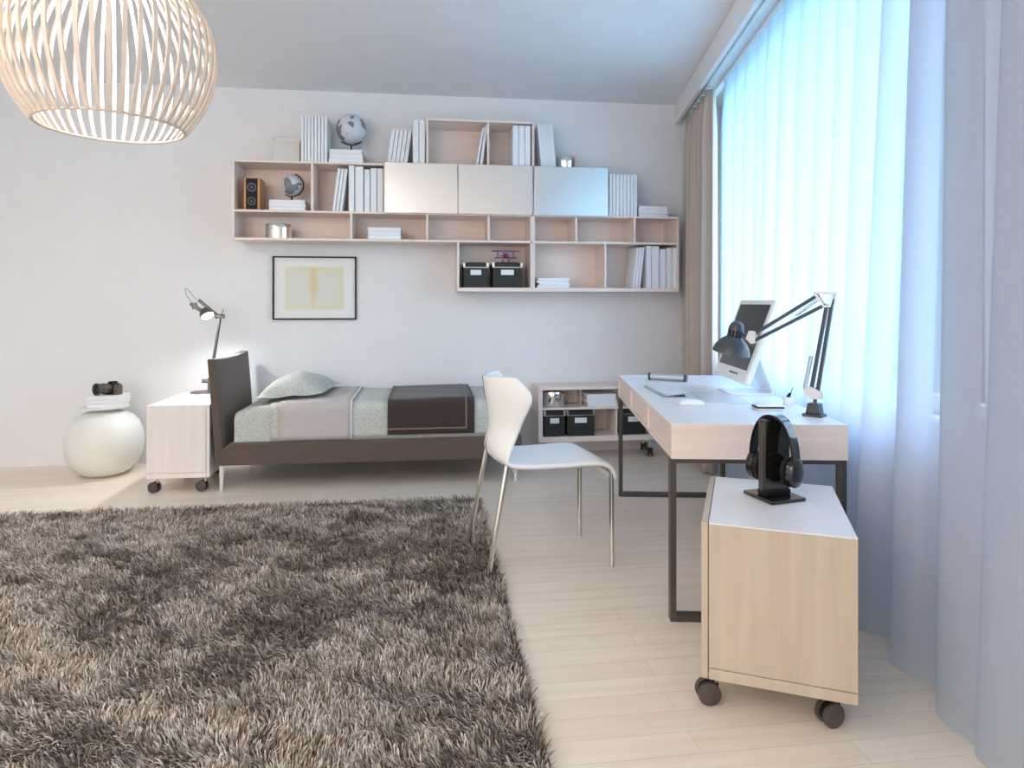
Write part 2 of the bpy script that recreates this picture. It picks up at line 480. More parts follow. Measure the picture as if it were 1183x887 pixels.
# rows: bottoms and tops of boards
ZB0, ZB1 = 1.287, 1.316           # thick bottom board
Z3 = (1.655, 1.672)
Z2 = (1.858, 1.874)
Z1 = (2.217, 2.232)
Z0 = (2.562, 2.579)
XL, XM0, XM1, XR = -1.396, .776, .789, 1.949
XM = .7895
frL = [(XL, XM - .001, *Z3), (XL, XM - .001, *Z2), (XL, XM - .001, *Z1), (-.013, XM - .001, *Z0),
       (XL, XL + T, Z3[1], Z2[0]), (XL, XL + T, Z2[1], Z1[0]),
       (-.846, -.830, Z2[1], Z1[0]), (-.325, -.309, Z2[1], Z1[0]), (.214, .230, Z2[1], Z1[0]),
       (-.568, -.552, Z3[1], Z2[0]), (-.014, .002, Z3[1], Z2[0]), (.446, .462, Z3[1], Z2[0]), (XM - .017, XM - .001, ZB1, Z1[0]),
       (.217, XM - .001, ZB0, ZB1), (.217, .233, ZB1, Z3[0]),
       (-.013, .003, Z1[1], Z0[0]), (.442, .458, Z1[1], Z0[0]), (XM - .003, XM + .013, Z1[1] + .0005, Z0[0])]
frL = [f for f in frL]
shL, _ = shelf_unit('wall_shelf', 'left and upper section of pale pink birch wall shelf with two metal flap doors', frL, None)
# door bay top over right unit
frR = [(XM, XR, ZB0, ZB1), (XM, XR, *Z3), (XM, XR, *Z2), (XM, 1.372, *Z1),
       (XM, XM + T, ZB1, Z3[0]), (XM, XM + T, Z3[1], Z2[0]), (XM, XM + T, Z2[1], Z1[0]), (1.356, 1.372, Z2[1], Z1[0]),
       (1.120, 1.136, Z3[1], Z2[0]), (1.583, 1.599, Z3[1], Z2[0]), (XR - T, XR, ZB1, Z2[0]),
       (1.350, 1.366, ZB1, Z3[0])]
frR[10] = (XR - T, XR, ZB1, Z3[0]); frR.append((XR - T, XR, Z3[1], Z2[0]))
shR, _ = shelf_unit('wall_shelf', 'right section of birch wall shelf with one bright metal door, by the curtain', frR, None)
# thin back panels
mbk = MB(); yb0, yb1 = -.012, -.001
for (x0, x1, z0, z1) in ((XL, XM - .001, Z3[0], Z1[1]), (.217, XM - .001, ZB0, Z3[0]), (-.013, XM, Z1[1], Z0[1])):
    mbk.box(x0 + .002, x1 - .002, yb0, yb1, z0 - 1.29 + .002, z1 - 1.29 - .002)
mbk.build('back_panel', M['shelf'], shL)
mbk = MB()
for (x0, x1, z0, z1) in ((XM, XR, ZB0, Z2[1]), (XM, 1.372, Z2[1], Z1[1])):
    mbk.box(x0 + .002, x1 - .002, yb0, yb1, z0 - 1.29 + .002, z1 - 1.29 - .002)
mbk.build('back_panel', M['shelf'], shR)
for (x0, x1, par) in ((-.317, .2195, shL), (.2245, .7865, shL), (.7975, 1.375, shR)):
    MB().box(x0, x1, FY - .018 - WALLY + .002, FY - .001 - WALLY + .002, 1.866 - 1.29, 2.238 - 1.29).build('flap_door', M['door_metal'], par, bevel=.002)

# ------------------------------------------------------------------ books
def book_mb(th, h, d):
    "standing book: spine at y=0 facing -y, x 0..th, z 0..h"
    mb = MB(); c = min(.003, th * .2)
    mb.box(0, c, 0, d, 0, h); mb.box(th - c, th, 0, d, 0, h); mb.box(c, th - c, 0, c, 0, h)
    mb.box(c, th - c, c, d - .004, .003, h - .003, 1)
    return mb
def standing(name, x0, th, h, y, z, d, lean=0, label='', group=None, src=None):
    if src: o_ = src.copy(); COL.objects.link(o_)
    else: o_ = book_mb(th, h, d).build(name, [M['book'], M['pages']], bevel=.0012, seg=1)
    o_.location = (x0, y, z); o_.rotation_euler = (0, lean, 0)
    return tag(o_, label, 'book', group)
def row(n, x0, x1, h, y, z, d, where, group, lean=0, gap=.0035, what='upright white book', total=None):
    p = (x1 - x0) / n; src = None
    for k in range(n):
        o_ = standing('book', x0 + k * p, p - gap, h, y, z, d, lean,
                      f'{what}, {ORD[k]} from the left {where}', group, src)
        src = src or o_
def lying(items, zbase, where, group, names=None):
    "items: (x0,x1,th,y,d,rz) from the bottom up"
    z = zbase; n = len(items)
    nm = names or {2: ['bottom', 'top'], 3: ['bottom', 'middle', 'top'], 4: ['bottom', 'second lowest', 'second highest', 'top']}[n]
    for k, (x0, x1, th, y, d, rz) in enumerate(items):
        L = x1 - x0
        mb = MB(); c = min(.003, th * .2)
        mb.box(-L / 2, L / 2, -d / 2, d / 2, 0, c); mb.box(-L / 2, L / 2, -d / 2, d / 2, th - c, th); mb.box(-L / 2, L / 2, -d / 2, -d / 2 + c, c, th - c)
        mb.box(-L / 2 + .004, L / 2 - .004, -d / 2 + c, d / 2 - .004, c, th - c, 1)
        o_ = mb.build('book', [M['book'], M['pages']], bevel=.001, seg=1, loc=((x0 + x1) / 2, y + d / 2, z), rot=rz)
        tag(o_, f'{nm[k]} white book of the flat stack {where}', 'book', group)
        z += th + .0004
zt = Z1[1] + .0005
# on top of the shelf, left to right
row(8, -.920, -.730, .338, 4.955, zt, .22, 'in the block beside the large globe', 'block of white books left of the large globe')
lying([(-.722, -.478, .033, 4.955, .27, 0), (-.718, -.482, .033, 4.957, .265, .01), (-.716, -.484, .030, 4.955, .265, -.01)], zt,
      'under the large globe', 'large flat books under the globe on the shelf top')
row(5, -.305, -.152, .272, 5.0, zt + .003, .18, 'of five on the shelf top', 'books leaning on top of the shelf', lean=R(7.6), gap=.004, what='leaning white book')
row(2, -.112, -.018, .333, 4.955, zt, .2, 'of the pair against the upper box', 'tall pair of books on the shelf top', gap=.004, what='tall white book')
# upper box
standing('book', .357, .016, .300, 4.965, zt, .20, R(10), 'thinner of two white books leaning in the upper box left bay', 'books leaning in the upper box')
standing('book', .385, .022, .318, 4.965, zt, .20, R(8.0), 'thicker of two white books leaning on the upper box divider', 'books leaning in the upper box')
row(3, .640, .780, .318, 4.96, zt, .20, 'of three inside the upper box', 'three books in the upper box right bay', gap=.003, what='thick white book')
row(8, .862, .978, .338, 4.965, zt, .19, 'of the eight leaning on the upper box', 'books leaning against the upper box', lean=R(-5.5), gap=.001, what='thin white book')
# right ledge
z2t = Z2[1] + .0005
row(8, 1.392, 1.618, .325, 4.955, z2t, .22, 'in the block beside the brightest metal door', 'block of white books right of the metal doors')
lying([(1.632, 1.868, .022, 4.97, .19, 0), (1.628, 1.872, .022, 4.965, .19, .02), (1.634, 1.866, .02, 4.97, .19, -.01), (1.632, 1.868, .02, 4.97, .19, .01)], z2t,
      'at the right end near the curtain', 'flat stack at the shelf right end')
# second bay of row 1
row(3, -.698, -.622, .316, 4.96, z2t + .003, .20, 'of three in the bay beside the doors', 'leaning books in the upper row', lean=R(7.2), gap=.004, what='slim leaning white book')
for k, (a, b_, h_) in enumerate(((-.579, -.538, .338), (-.532, -.474, .332), (-.467, -.426, .312), (-.421, -.376, .322), (-.372, -.330, .322))):
    standing('book', a, b_ - a, h_, 4.955, z2t, .20, 0,
             f'{["tallest slim", "widest", "shortest", "fourth", "rightmost"][k]} upright white book in the bay beside the metal doors', 'upright books in the upper row')
# row 2
lying([(-.443, -.200, .03, 4.965, .18, 0), (-.440, -.204, .03, 4.967, .18, .01), (-.443, -.200, .028, 4.965, .18, -.01)], Z3[1] + .0005,
      'in the narrow row under the metal doors', 'flat stack in the middle row')
lying([(-1.146, -.892, .026, 4.965, .19, 0), (-1.148, -.889, .026, 4.962, .19, .01), (-1.144, -.892, .026, 4.965, .19, -.01)], z2t,
      'under the small globe', 'flat stack under the small globe')
# row 3
lying([(.83, 1.078, .019, 4.965, .19, 0), (.838, 1.082, .019, 4.962, .19, .03), (.828, 1.076, .018, 4.965, .19, -.02), (.832, 1.08, .018, 4.962, .19, .02)], ZB1 + .0005,
      'alone in the lowest shelf bay', 'flat stack in the bottom row')
row(3, 1.578, 1.645, .317, 4.965, ZB1 + .0035, .20, 'of three in the bottom right bay', 'leaning books in the bottom row', lean=R(7), gap=.003, what='leaning white book')
for k, (a, b_, h_) in enumerate(((1.693, 1.731, .331), (1.734, 1.794, .328), (1.802, 1.849, .306), (1.854, 1.897, .315), (1.900, 1.932, .315))):
    standing('book', a, b_ - a, h_, 4.96, ZB1 + .0005, .20, 0,
             f'{["tallest", "thickest", "shortest", "fourth", "rightmost"][k]} upright white book in the bottom right bay by the curtain', 'upright books in the bottom row')

# ------------------------------------------------------------------ shelf objects
def globe(loc, rr, label, tilt, small=False, foot_r=.055):
    t_ = thing('desk_globe', label, 'globe', loc)
    zc = rr + (.068 if not small else .045)
    mb = MB(); mb.lathe([(foot_r, 0), (foot_r, .004), (.014, .010), (.008, .016), (.007, zc - rr - .018), (.010, zc - rr - .008)], 24)
    mb.build('base', M['globe_stand'], t_)
    pts = []
    a0, a1 = (R(-128), R(-52)) if not small else (R(-125), R(75))
    for k in range(25):
        a = a0 + (a1 - a0) * k / 24
        pts.append(((rr + .010) * math.cos(a), 0, zc + (rr + .010) * math.sin(a)))
    MB().tube(pts, .0055 if not small else .005, 8).build('meridian_arm', M['globe_stand'], t_)
    prof = [(max(.0005, rr * math.sin(PI * k / 24)), -rr * math.cos(PI * k / 24)) for k in range(25)]
    o_ = MB().lathe(prof, 40).build('sphere', M['globe'], t_, loc=(0, 0, zc), rot=(0, R(23), R(tilt)))
    return t_
globe((-.572, 5.06, zt + .098), .110, 'large grey and white globe on flat books on the shelf top', 40, foot_r=.05)
globe((-1.000, 5.04, z2t + .0795), .074, 'small grey and white globe inside the left bay of the shelf', 100, True, .035)

def tin(x0, x1, z, h, y, label):
    rr = (x1 - x0) / 2
    t_ = thing('round_tin', label, 'tin', ((x0 + x1) / 2, y + rr, z))
    MB().lathe([(rr * .97, 0), (rr * .985, .002), (rr * .985, h * .72)], 40).build('body', M['tin'], t_)
    MB().lathe([(rr, h * .66), (rr, h * .67), (rr, h * .96), (rr * .97, h), (rr * .3, h * .985)], 40).build('lid', M['tin'], t_)
    pts = [(rr * 1.005 * math.cos(a), rr * 1.005 * math.sin(a), h * .66) for a in np.linspace(0, 2 * PI, 40, endpoint=False)]
    MB().tube(pts, .002, 6, closed=True).build('rim', M['tin'], t_)
    return t_
tin(-1.190, -1.002, Z3[1] + .0005, .108, 4.96, 'round polished tin with a lid in the lowest left shelf bay')
tin(.985, 1.150, zt, .103, 4.965, 'round polished tin on the shelf top right of leaning books')

def spk():
    t_ = thing('bookshelf_speaker', 'small cherry wood speaker with black front in the far left bay', 'speaker', (-1.268, 4.97, z2t))
    MB().box(-.055, .055, .004, .17, 0, .235).build('cabinet', M['speaker_wood'], t_, bevel=.002)
    MB().box(-.040, .040, -.001, .006, .006, .229).build('front_panel', M['black'], t_)
    for zc, rr in ((.165, .033), (.065, .030)):
        X = Matrix.Translation((0, -.001, zc)) @ Matrix.Rotation(R(90), 4, 'X')
        mb = MB(); mb.lathe([(rr, -.002), (rr, .003), (rr * .86, .004), (rr * .82, .001), (rr * .35, -.004 + .002), (rr * .3, .002), (rr * .05, .004)], 32, 0, X)
        mb.build('driver', M['grey_cone'], t_)
spk()

def storage_box(x0, x1, z, h, y, d, label, group, body='black_box', clip='tin', zs=1):
    t_ = thing('storage_box', label, 'storage box', ((x0 + x1) / 2, y, z), 0, group)
    wd = (x1 - x0) / 2
    MB().box(-wd, wd, 0, d, 0, h * .80).build('body', M[body], t_, bevel=.002)
    MB().box(-wd - .004, wd + .004, -.004, d + .004, h * .80, h * .97).build('lid', M[body], t_, bevel=.003)
    MB().box(-wd + .02, wd - .02, .01, d - .01, h * .97, h).build('lid_top', M[body], t_, bevel=.002)
    for s_ in (-1, 1):
        for yy in (-.007, d - .012):
            xa = s_ * (wd + .006)
            MB().box(min(xa, xa - s_ * .018), max(xa, xa - s_ * .018), yy, yy + .019, h * .80, h * .985).build('metal_corner', M[clip], t_, bevel=.002)
    MB().box(-wd - .003, wd + .003, -.006, -.003, h * .785, h * .81).build('lid_rim', M[clip], t_)
    lf = MB(); lw = wd * .44; lz = h * .50
    lf.box(-lw, lw, -.003, .001, lz, lz + h * .20)
    lf.build('label_plate', M['label'] if body == 'black_box' else M['cream_box'], t_, bevel=.001)
    if body != 'black_box':
        fr = MB(); q = .003
        fr.box(-lw - q, lw + q, -.005, 0, lz - q, lz); fr.box(-lw - q, lw + q, -.005, 0, lz + h * .2, lz + h * .2 + q)
        fr.box(-lw - q, -lw, -.005, 0, lz, lz + h * .2); fr.box(lw, lw + q, -.005, 0, lz, lz + h * .2)
        fr.build('label_frame', M['label'], t_)
    return t_
zb = ZB1 + .0005
storage_box(.268, .452, zb, .192, 4.98, .22, 'left black storage box in the shelf bay with the toy plane', 'black boxes in the wall shelf')
storage_box(.490, .712, zb, .195, 4.98, .22, 'wider black storage box carrying the toy biplane', 'black boxes in the wall shelf')
storage_box(-1.120, -.935, zt, .185, 4.99, .2, 'cream storage box on the shelf top beside the book block', None, 'cream_box', 'cream_box')

def plane():
    t_ = thing('toy_biplane', 'small red and blue toy biplane standing on a black box', 'toy plane', (.594, 5.06, zb + .1955))
    mb = MB()
    mb.tube([(0, -.06, .052), (0, -.045, .054), (0, 0, .054), (0, .05, .052), (0, .09, .054)], [.010, .020, .019, .012, .004], 14)
    mb.build('fuselage', M['red'], t_)
    MB().box(-.108, .108, -.028, .008, .086, .092).build('upper_wing', M['blue'], t_, bevel=.002)
    MB().box(-.088, .088, -.026, .008, .034, .040).build('lower_wing', M['blue'], t_, bevel=.002)
    for sx in (-.066, -.058, .058, .066):
        MB().cyl((sx, -.012, .039), (sx, -.012, .087), .0024, n=8).build('wing_strut', M['red'], t_)
    pr = MB(); pr.box(-.034, .034, -.066, -.063, .050, .057, 0, Matrix.Translation((0, 0, .054)) @ Matrix.Rotation(R(40), 4, 'Y') @ Matrix.Translation((0, 0, -.054)))
    pr.cyl((0, -.070, .054), (0, -.060, .054), .005, n=12)
    pr.build('propeller', M['blue'], t_)
    for s_ in (-1, 1):
        mb = MB(); mb.cyl((s_ * .006, -.02, .038), (s_ * .024, -.02, .012), .0026, n=8)
        mb.build('gear_strut', M['red'], t_)
        mb = MB(); mb.cyl((s_ * .022, -.02, .0102), (s_ * .029, -.02, .0102), .010, n=16); mb.build('wheel', M['blue'], t_)
    MB().box(-.03, .03, .078, .094, .056, .060).build('tailplane', M['blue'], t_)
plane()

# framed print
t_ = thing('framed_picture', 'framed pale yellow abstract print with black frame above the bed', 'picture', (-.8655, WALLY - .001, 1.072))
mb = MB(); fw, fh, q = .3135, .487, .011
mb.box(-fw, fw, -.022, 0, 0, q); mb.box(-fw, fw, -.022, 0, fh - q, fh); mb.box(-fw, -fw + q, -.022, 0, q, fh - q); mb.box(fw - q, fw, -.022, 0, q, fh - q)
mb.build('frame', M['black'], t_)
MB().box(-fw + q, fw - q, -.010, -.001, q, fh - q).build('mount', M['white_trim'], t_)
MB().box(-.218, .215, -.0125, -.010, .080, .405).build('print', M['print'], t_)

# ------------------------------------------------------------------ casters
def caster(parent, x, y, rz, zt_, r_=.034, plate='chrome'):
    k = MB()
    k.cyl((0, 0, zt_ - .004), (0, 0, r_ + .012), .007, n=12)
    k.box(-.018, .018, -.018, .018, zt_ - .004, zt_)
    c_ = k.build('caster', M[plate], parent, loc=(x, y, 0), rot=rz)
    f = MB(); prof = [(.010 + .030 * math.cos(a), r_ + .030 * math.sin(a)) for a in np.linspace(R(-20), R(160), 10)]
    f.prism([(p[0] + .008, p[1]) for p in prof] + [(p[0] * .9 + .008, p[1] * .9 + .002) for p in reversed(prof)], -.010, .010, 'Y')
    f.box(-.010, .030, -.007, .007, r_ - .006, r_ + .026)
    f.build('fork', M['black'], c_)
    for s_ in (-1, 1):
        wv = MB(); X = Matrix.Translation((.020, s_ * .016, r_)) @ Matrix.Rotation(R(90), 4, 'X')
        wv.lathe([(r_ * .80, -.0075), (r_, -.005), (r_, .005), (r_ * .88, .0075), (r_ * .84, .0068)], 28, 0, X)
        wv.build('wheel', M['rubber'], c_)

# ------------------------------------------------------------------ rolling pedestals
def pedestal(name, label, loc, rz, wu, dv, wmat, front, casters):
    t_ = thing(name, label, 'rolling cabinet', loc, rz)
    h0, h1 = .098, .556
    # carcass: sides, top, base board, seam above base
    mb = MB(); a = .021 if front < 0 else 0; b_ = .021 if front > 0 else 0
    mb.box(a, wu - b_, 0, dv, h0 + .034, h1 - .004)
    mb.build('body', wmat, t_, bevel=.0015)
    MB().box(a, wu - b_, 0, dv, h0, h0 + .032).build('base_board', wmat, t_, bevel=.0015)
    MB().box(a, wu - b_, 0, dv, h1 - .0035, h1).build('top_panel', M['desk_top'], t_, bevel=.001)
    xa, xb = (0, .019) if front < 0 else (wu - .019, wu)
    for z0, z1 in ((h0, h1),):
        MB().box(xa, xb, .002, dv - .002, z0, z1).build('drawer_front', wmat, t_, bevel=.0015)
    for (cx, cy, cz) in casters: caster(t_, cx, cy, cz, h0 - .0005)
    return t_
pedestal('rolling_cabinet', 'maple rolling cabinet with headphones on top in the foreground', (.797, 1.848, 0), R(-26.5), .413, .548, M['cab_wood'], -1,
         [(.035, .06, R(200)), (.365, .07, R(215)), (.05, .49, R(160)), (.36, .49, R(150))])
pedestal('rolling_nightstand', 'whitewashed rolling cabinet with lamp beside the headboard', (-1.747, 4.37, 0), 0, .375, .60, M['stand_wood'], 1,
         [(.045, .05, R(160)), (.335, .05, R(170)), (.05, .54, R(20)), (.25, .50, R(30))])

# ------------------------------------------------------------------ low cabinet behind the desk
t_ = thing('low_shelf_cabinet', 'low open birch cabinet on casters against the wall behind the desk', 'cabinet', (.834, 4.94, 0))
mb = MB(); LW, LD = .96, .28; b0, b1 = .136, .557
mb.box(0, LW, 0, LD, b1 - .022, b1)
mb.box(0, LW, 0, LD, b0, b0 + .040)
mb.box(0, .033, 0, LD, b0 + .040, b1 - .022); mb.box(LW - .033, LW, 0, LD, b0 + .040, b1 - .022)
mb.box(.033, LW - .033, .0, LD, .383, .399)
mb.box(.608, .622, .01, LD, b0 + .040, .383)
mb.box(.36, .374, .15, LD, .399, b1 - .022)
mb.box(.033, LW - .033, LD - .01, LD - .001, b0 + .040, b1 - .022)
mb.build('carcass', M['shelf'], t_, bevel=.0015)
for cx, cy, cz in ((.07, .06, R(200)), (.90, .06, R(250)), (.07, .22, R(20)), (.90, .22, R(60))): caster(t_, cx, cy, cz, b0 - .0005)
storage_box(.884, 1.044, .1765, .200, 4.965, .20, 'black storage box at the left end of the low cabinet', 'black boxes in the low cabinet')
storage_box(1.062, 1.276, .1765, .200, 4.965, .20, 'black storage box beside the empty bay of the low cabinet', 'black boxes in the low cabinet')
storage_box(1.490, 1.690, .1765, .200, 4.965, .20, 'black storage box half hidden behind the desk edge', 'black boxes in the low cabinet')
tin(.875, 1.060, .3995, .118, 4.965, 'round grey tin in the low cabinet upper compartment')
lying([(1.225, 1.46, .025, 4.965, .2, 0), (1.215, 1.455, .024, 4.962, .2, .02), (1.22, 1.45, .024, 4.965, .2, -.02), (1.215, 1.45, .022, 4.962, .2, .02)], .3995,
      'inside the low cabinet behind the desk', 'flat stack in the low cabinet')

# ------------------------------------------------------------------ bed
BX0, BX1, BY0, BY1 = -1.335, .628, 4.372, 5.15
t_ = thing('bed', 'single bed with brown grey upholstered frame and slanted headboard', 'bed', (0, 0, 0))
# rail frame
mb = MB()
def railpoly(): return [(BX0, .165), (BX1, .158), (BX1, .300), (BX1 - .02, .312), (-1.245, .312), (BX0 + .006, .240)]
mb.prism(railpoly(), BY0, BY0 + .05, 'Y'); mb.prism(railpoly(), BY1 - .05, BY1, 'Y')
mb.box(BX1 - .05, BX1, BY0 + .05, BY1 - .05, .16, .312); mb.box(BX0 + .02, BX1 - .05, BY0 + .05, BY1 - .05, .18, .26)
mb.build('bed_frame', M['bed_fabric'], t_, bevel=.012, seg=3)
# headboard: leaning padded panel
rows = []
def hb_pt(v, zz):
    # v 0..1 along y, zz 0..1 up
    top = .845
    z = .19 + (top - .19) * zz
    lean = -.05 * zz
    y = BY0 + .002 + (BY1 - BY0 - .004) * v
    puff = .022 * (math.sin(PI * min(1, max(0, v))) ** .5) * (math.sin(PI * min(1, zz * .97 + .015)) ** .5)
    return lean, y, z, puff
NV, NZ = 16, 14
front = []; back = []
for i in range(NZ + 1):
    fr_, bk_ = [], []
    for j in range(NV + 1):
        l_, y_, z_, p_ = hb_pt(j / NV, i / NZ)
        z_ += -.012 * math.sin(PI * j / NV) * (i / NZ) ** 6
        fr_.append((-1.288 + l_ + p_, y_, z_)); bk_.append((-1.338 + l_ - p_ * .2, y_, z_))
    front.append(fr_); back.append(bk_)
mb = MB(); mb.grid(front); mb.grid(back)
nc = NV + 1; N0 = (NZ + 1) * nc
side = []
for i in range(NZ):
    side.append((i * nc, (i + 1) * nc, N0 + (i + 1) * nc, N0 + i * nc)); side.append((i * nc + NV, (i + 1) * nc + NV, N0 + (i + 1) * nc + NV, N0 + i * nc + NV))
for j in range(NV):
    side.append((j, j + 1, N0 + j + 1, N0 + j)); side.append((NZ * nc + j, NZ * nc + j + 1, N0 + NZ * nc + j + 1, N0 + NZ * nc + j))
for f in side: mb.f.append(list(f)); mb.m.append(0)
mb.build('headboard', M['bed_fabric'], t_, bevel=.008, seg=3)
for (x, y, s_) in ((-1.305, 4.40, 1), (.590, 4.40, -1), (-1.305, 5.11, 1), (.590, 5.11, -1)):
    mb = MB(); mb.cyl((x, y, .165), (x + s_ * .012 * 0 - .004, y, 0), .017, .009, n=4)
    mb.build('leg', M['white_trim'], t_, bevel=.002)
def ztop(x): return .548 - .055 * math.exp(-max(0, x + 1.225) / .09) + .004 * math.sin(x * 9)
def cloth_strip(x0, x1, off, zlow, nx=16, back=5.14, wob=.0025, f=17):
    rows = []
    for i in range(nx + 1):
        x = x0 + (x1 - x0) * i / nx
        zt_ = ztop(x) + off; y0 = 4.384 - off
        sec = [(y0 + .004, zlow)]
        for k in range(1, 6): sec.append((y0 + .002 * math.sin(x * f + k), zlow + (zt_ - .055 - zlow) * k / 6))
        for k in range(7):
            a = PI / 2 * k / 6; sec.append((y0 + .055 - .055 * math.cos(a), zt_ - .055 + .055 * math.sin(a)))
        for k in range(1, 10): sec.append((y0 + .055 + (back - .05 - y0 - .055) * k / 9, zt_ + wob * math.sin(k * 1.7 + x * f * .6)))
        for k in range(1, 5):
            a = PI / 2 * k / 4; sec.append((back - .05 + .05 * math.sin(a) + off, zt_ - .05 + .05 * math.cos(a)))
        sec.append((back + off, zlow + .05))
        rows.append([(x, y_, z_) for y_, z_ in sec])
    return rows
# mattress body
rows = cloth_strip(-1.228, .596, -.004, .262, 24, wob=0)
mb = MB(); mb.grid(rows); n_ = len(rows[0]); mb.f.append(list(range(n_))); mb.m.append(0); mb.f.append([24 * n_ + k for k in range(n_)]); mb.m.append(0)
mb.f.append([0, n_ - 1, 24 * n_ + n_ - 1, 24 * n_]); mb.m.append(0)
mb.build('mattress', M['weave'], t_, bevel=.006)
tb = cloth_strip(-1.005, .604, .004, .320, 30)
dv_ = MB().grid(tb).build('bed_cover', M['weave'], solid=.007)
tag(dv_, 'green grey woven bed cover spread over the mattress', 'blanket')
fs_ = MB().grid(cloth_strip(-.951, -.489, .014, .318, 10)).build('sheet_fold', M['sheet_lilac'], dv_, solid=.008)
fs_['label'] = 'smooth light grey folded band'
mb = MB(); g_ = cloth_strip(-.500, -.488, .018, .318, 1); mb.grid(g_); mb.build('band_edge', M['mat_grey'], dv_, solid=.009)
th_ = MB().grid(cloth_strip(-.262, .306, .018, .338, 14)).build('throw_blanket', M['throw'], solid=.010)
tag(th_, 'dark brown throw with a taupe border line across the bed', 'blanket')
mb = MB()
g_ = cloth_strip(.246, .256, .0275, .372, 1); mb.grid(g_)
g2 = [[(x, 4.3555, z) for x in (-.262, .256)] for z in (.372, .382)]
mb.grid(g2); mb.build('border_stripe', M['throw_line'], th_, solid=.0016)
# pillow
mb = MB(); rows = []
c00, c10, c11, c01 = Vector((-1.135, 4.475, 0)), Vector((-.700, 4.515, 0)), Vector((-.655, 5.08, 0)), Vector((-1.10, 5.06, 0))
NP = 28
def pil(u, v, sgn):
    p = c00 * (1 - u) * (1 - v) + c10 * u * (1 - v) + c11 * u * v + c01 * (1 - u) * v
    pu, pv = abs(2 * u - 1), abs(2 * v - 1)
    k = max(0, (1 - (pu / .90) ** 2.4)) * max(0, (1 - (pv / .90) ** 2.4)) if pu < .9 and pv < .9 else 0
    k = k ** .55
    base = .553 + .018 * u + .012 + ((ztop(p.x) - .548) + .02) * 0.6
    wr = .006 * math.sin(11 * u + 5 * v) * k + .004 * math.sin(23 * v - 9 * u) * k
    if sgn > 0: return (p.x, p.y, base + .118 * k + wr + .004 * math.sin(14 * u) * (1 - k) + .006)
    return (p.x, p.y, base - .012 * k + .004 * math.sin(14 * u) * (1 - k))
for s_ in (1, -1):
    mb.grid([[pil(i / NP, j / NP, s_) for i in range(NP + 1)] for j in range(NP + 1)])
n1 = (NP + 1); off_ = n1 * n1
for k in range(NP):
    for a, b_ in ((k, k + 1), (NP * n1 + k, NP * n1 + k + 1), (k * n1, (k + 1) * n1), (k * n1 + NP, (k + 1) * n1 + NP)):
        mb.f.append([a, b_, off_ + b_, off_ + a]); mb.m.append(0)
tag(mb.build('pillow', M['weave'], angle=70), 'pale green grey flanged pillow by the headboard', 'pillow')

# ------------------------------------------------------------------ night lamp
LX, LY, LZ = -1.60, 5.02 - .06, .5565
t_ = thing('bedside_lamp', 'brushed metal bedside lamp lit on the whitewashed cabinet', 'lamp', (LX, LY, LZ))
MB().lathe([(.085, 0), (.085, .006), (.075, .012), (.02, .016)], 36).build('base', M['brushed'], t_)
mb = MB(); mb.cyl((.045, 0, .012), (.045, 0, .105), .014, n=20); mb.cyl((-.005, 0, .085), (.075, 0, .085), .014, n=20)
mb.build('base_joint', M['brushed'], t_)
MB().cyl((.050, 0, .085), (.118, 0, .545), .0105, n=14).build('stem', M['brushed'], t_)
mb = MB(); mb.cyl((.085, 0, .548), (.145, 0, .548), .016, n=18); mb.cyl((.118, -.03, .548), (.118, .03, .548), .011, n=14)
mb.cyl((.13, 0, .555), (.137, 0, .60), .003, n=8)
mb.build('elbow_joint', M['brushed'], t_)
hx, hz = .02, .548                      # head centre
d_ = Vector((.045, -.25, -.085)).normalized()
mb = MB()
mb.cyl((.105, 0, .550), (-.030, 0, .665), .011, n=12)       # upper bar
mb.cyl((-.055, 0, .600), (-.060, 0, .645), .018, n=18)
mb.cyl((.00, 0, .580), (-.085, 0, .640), .013, n=14)
mb.build('arm', M['brushed'], t_)
ax_ = Vector((.40, -.35, -.60)).normalized()
Xh = Matrix.Translation((.022, -.005, .575)) @ ax_.to_track_quat('Z', 'Y').to_matrix().to_4x4()
hd = MB().lathe([(.012, -.03), (.030, -.025), (.046, .0), (.050, .035), (.047, .035), (.043, .004), (.02, -.012)], 32, 0, Xh, cap=False).build('lamp_head', M['brushed'], t_)
M['bulb'] = mat('lit_lamp_glass', (1, 1, 1), .4, emis=(.92, .97, 1), es=3.0)
MB().lathe([(.0445, .026), (.0445, .030), (.02, .033), (.001, .034)], 32, 0, Xh).build('diffuser', M['bulb'], hd)
mb = MB(); mb.tube([tuple(p) for p in catmull([(-.080, 0, .650), (-.112, 0, .700), (-.120, 0, .745), (-.10, 0, .735), (-.045, 0, .665)], 5)], .0022, 8)
mb.build('wire_handle', M['brushed'], t_)
l = bpy.data.lights.new('bedside_bulb', 'SPOT'); l.energy = 32; l.color = (.93, .96, 1); l.spot_size = R(165); l.spot_blend = 1; l.shadow_soft_size = .035
o = bpy.data.objects.new('bedside_bulb', l); COL.objects.link(o); o.parent = t_
o.location = Vector((.022, -.005, .575)) + ax_ * .045; o.rotation_euler = Vector((-.1, .4, 1)).to_track_quat('Z', 'Y').to_euler()

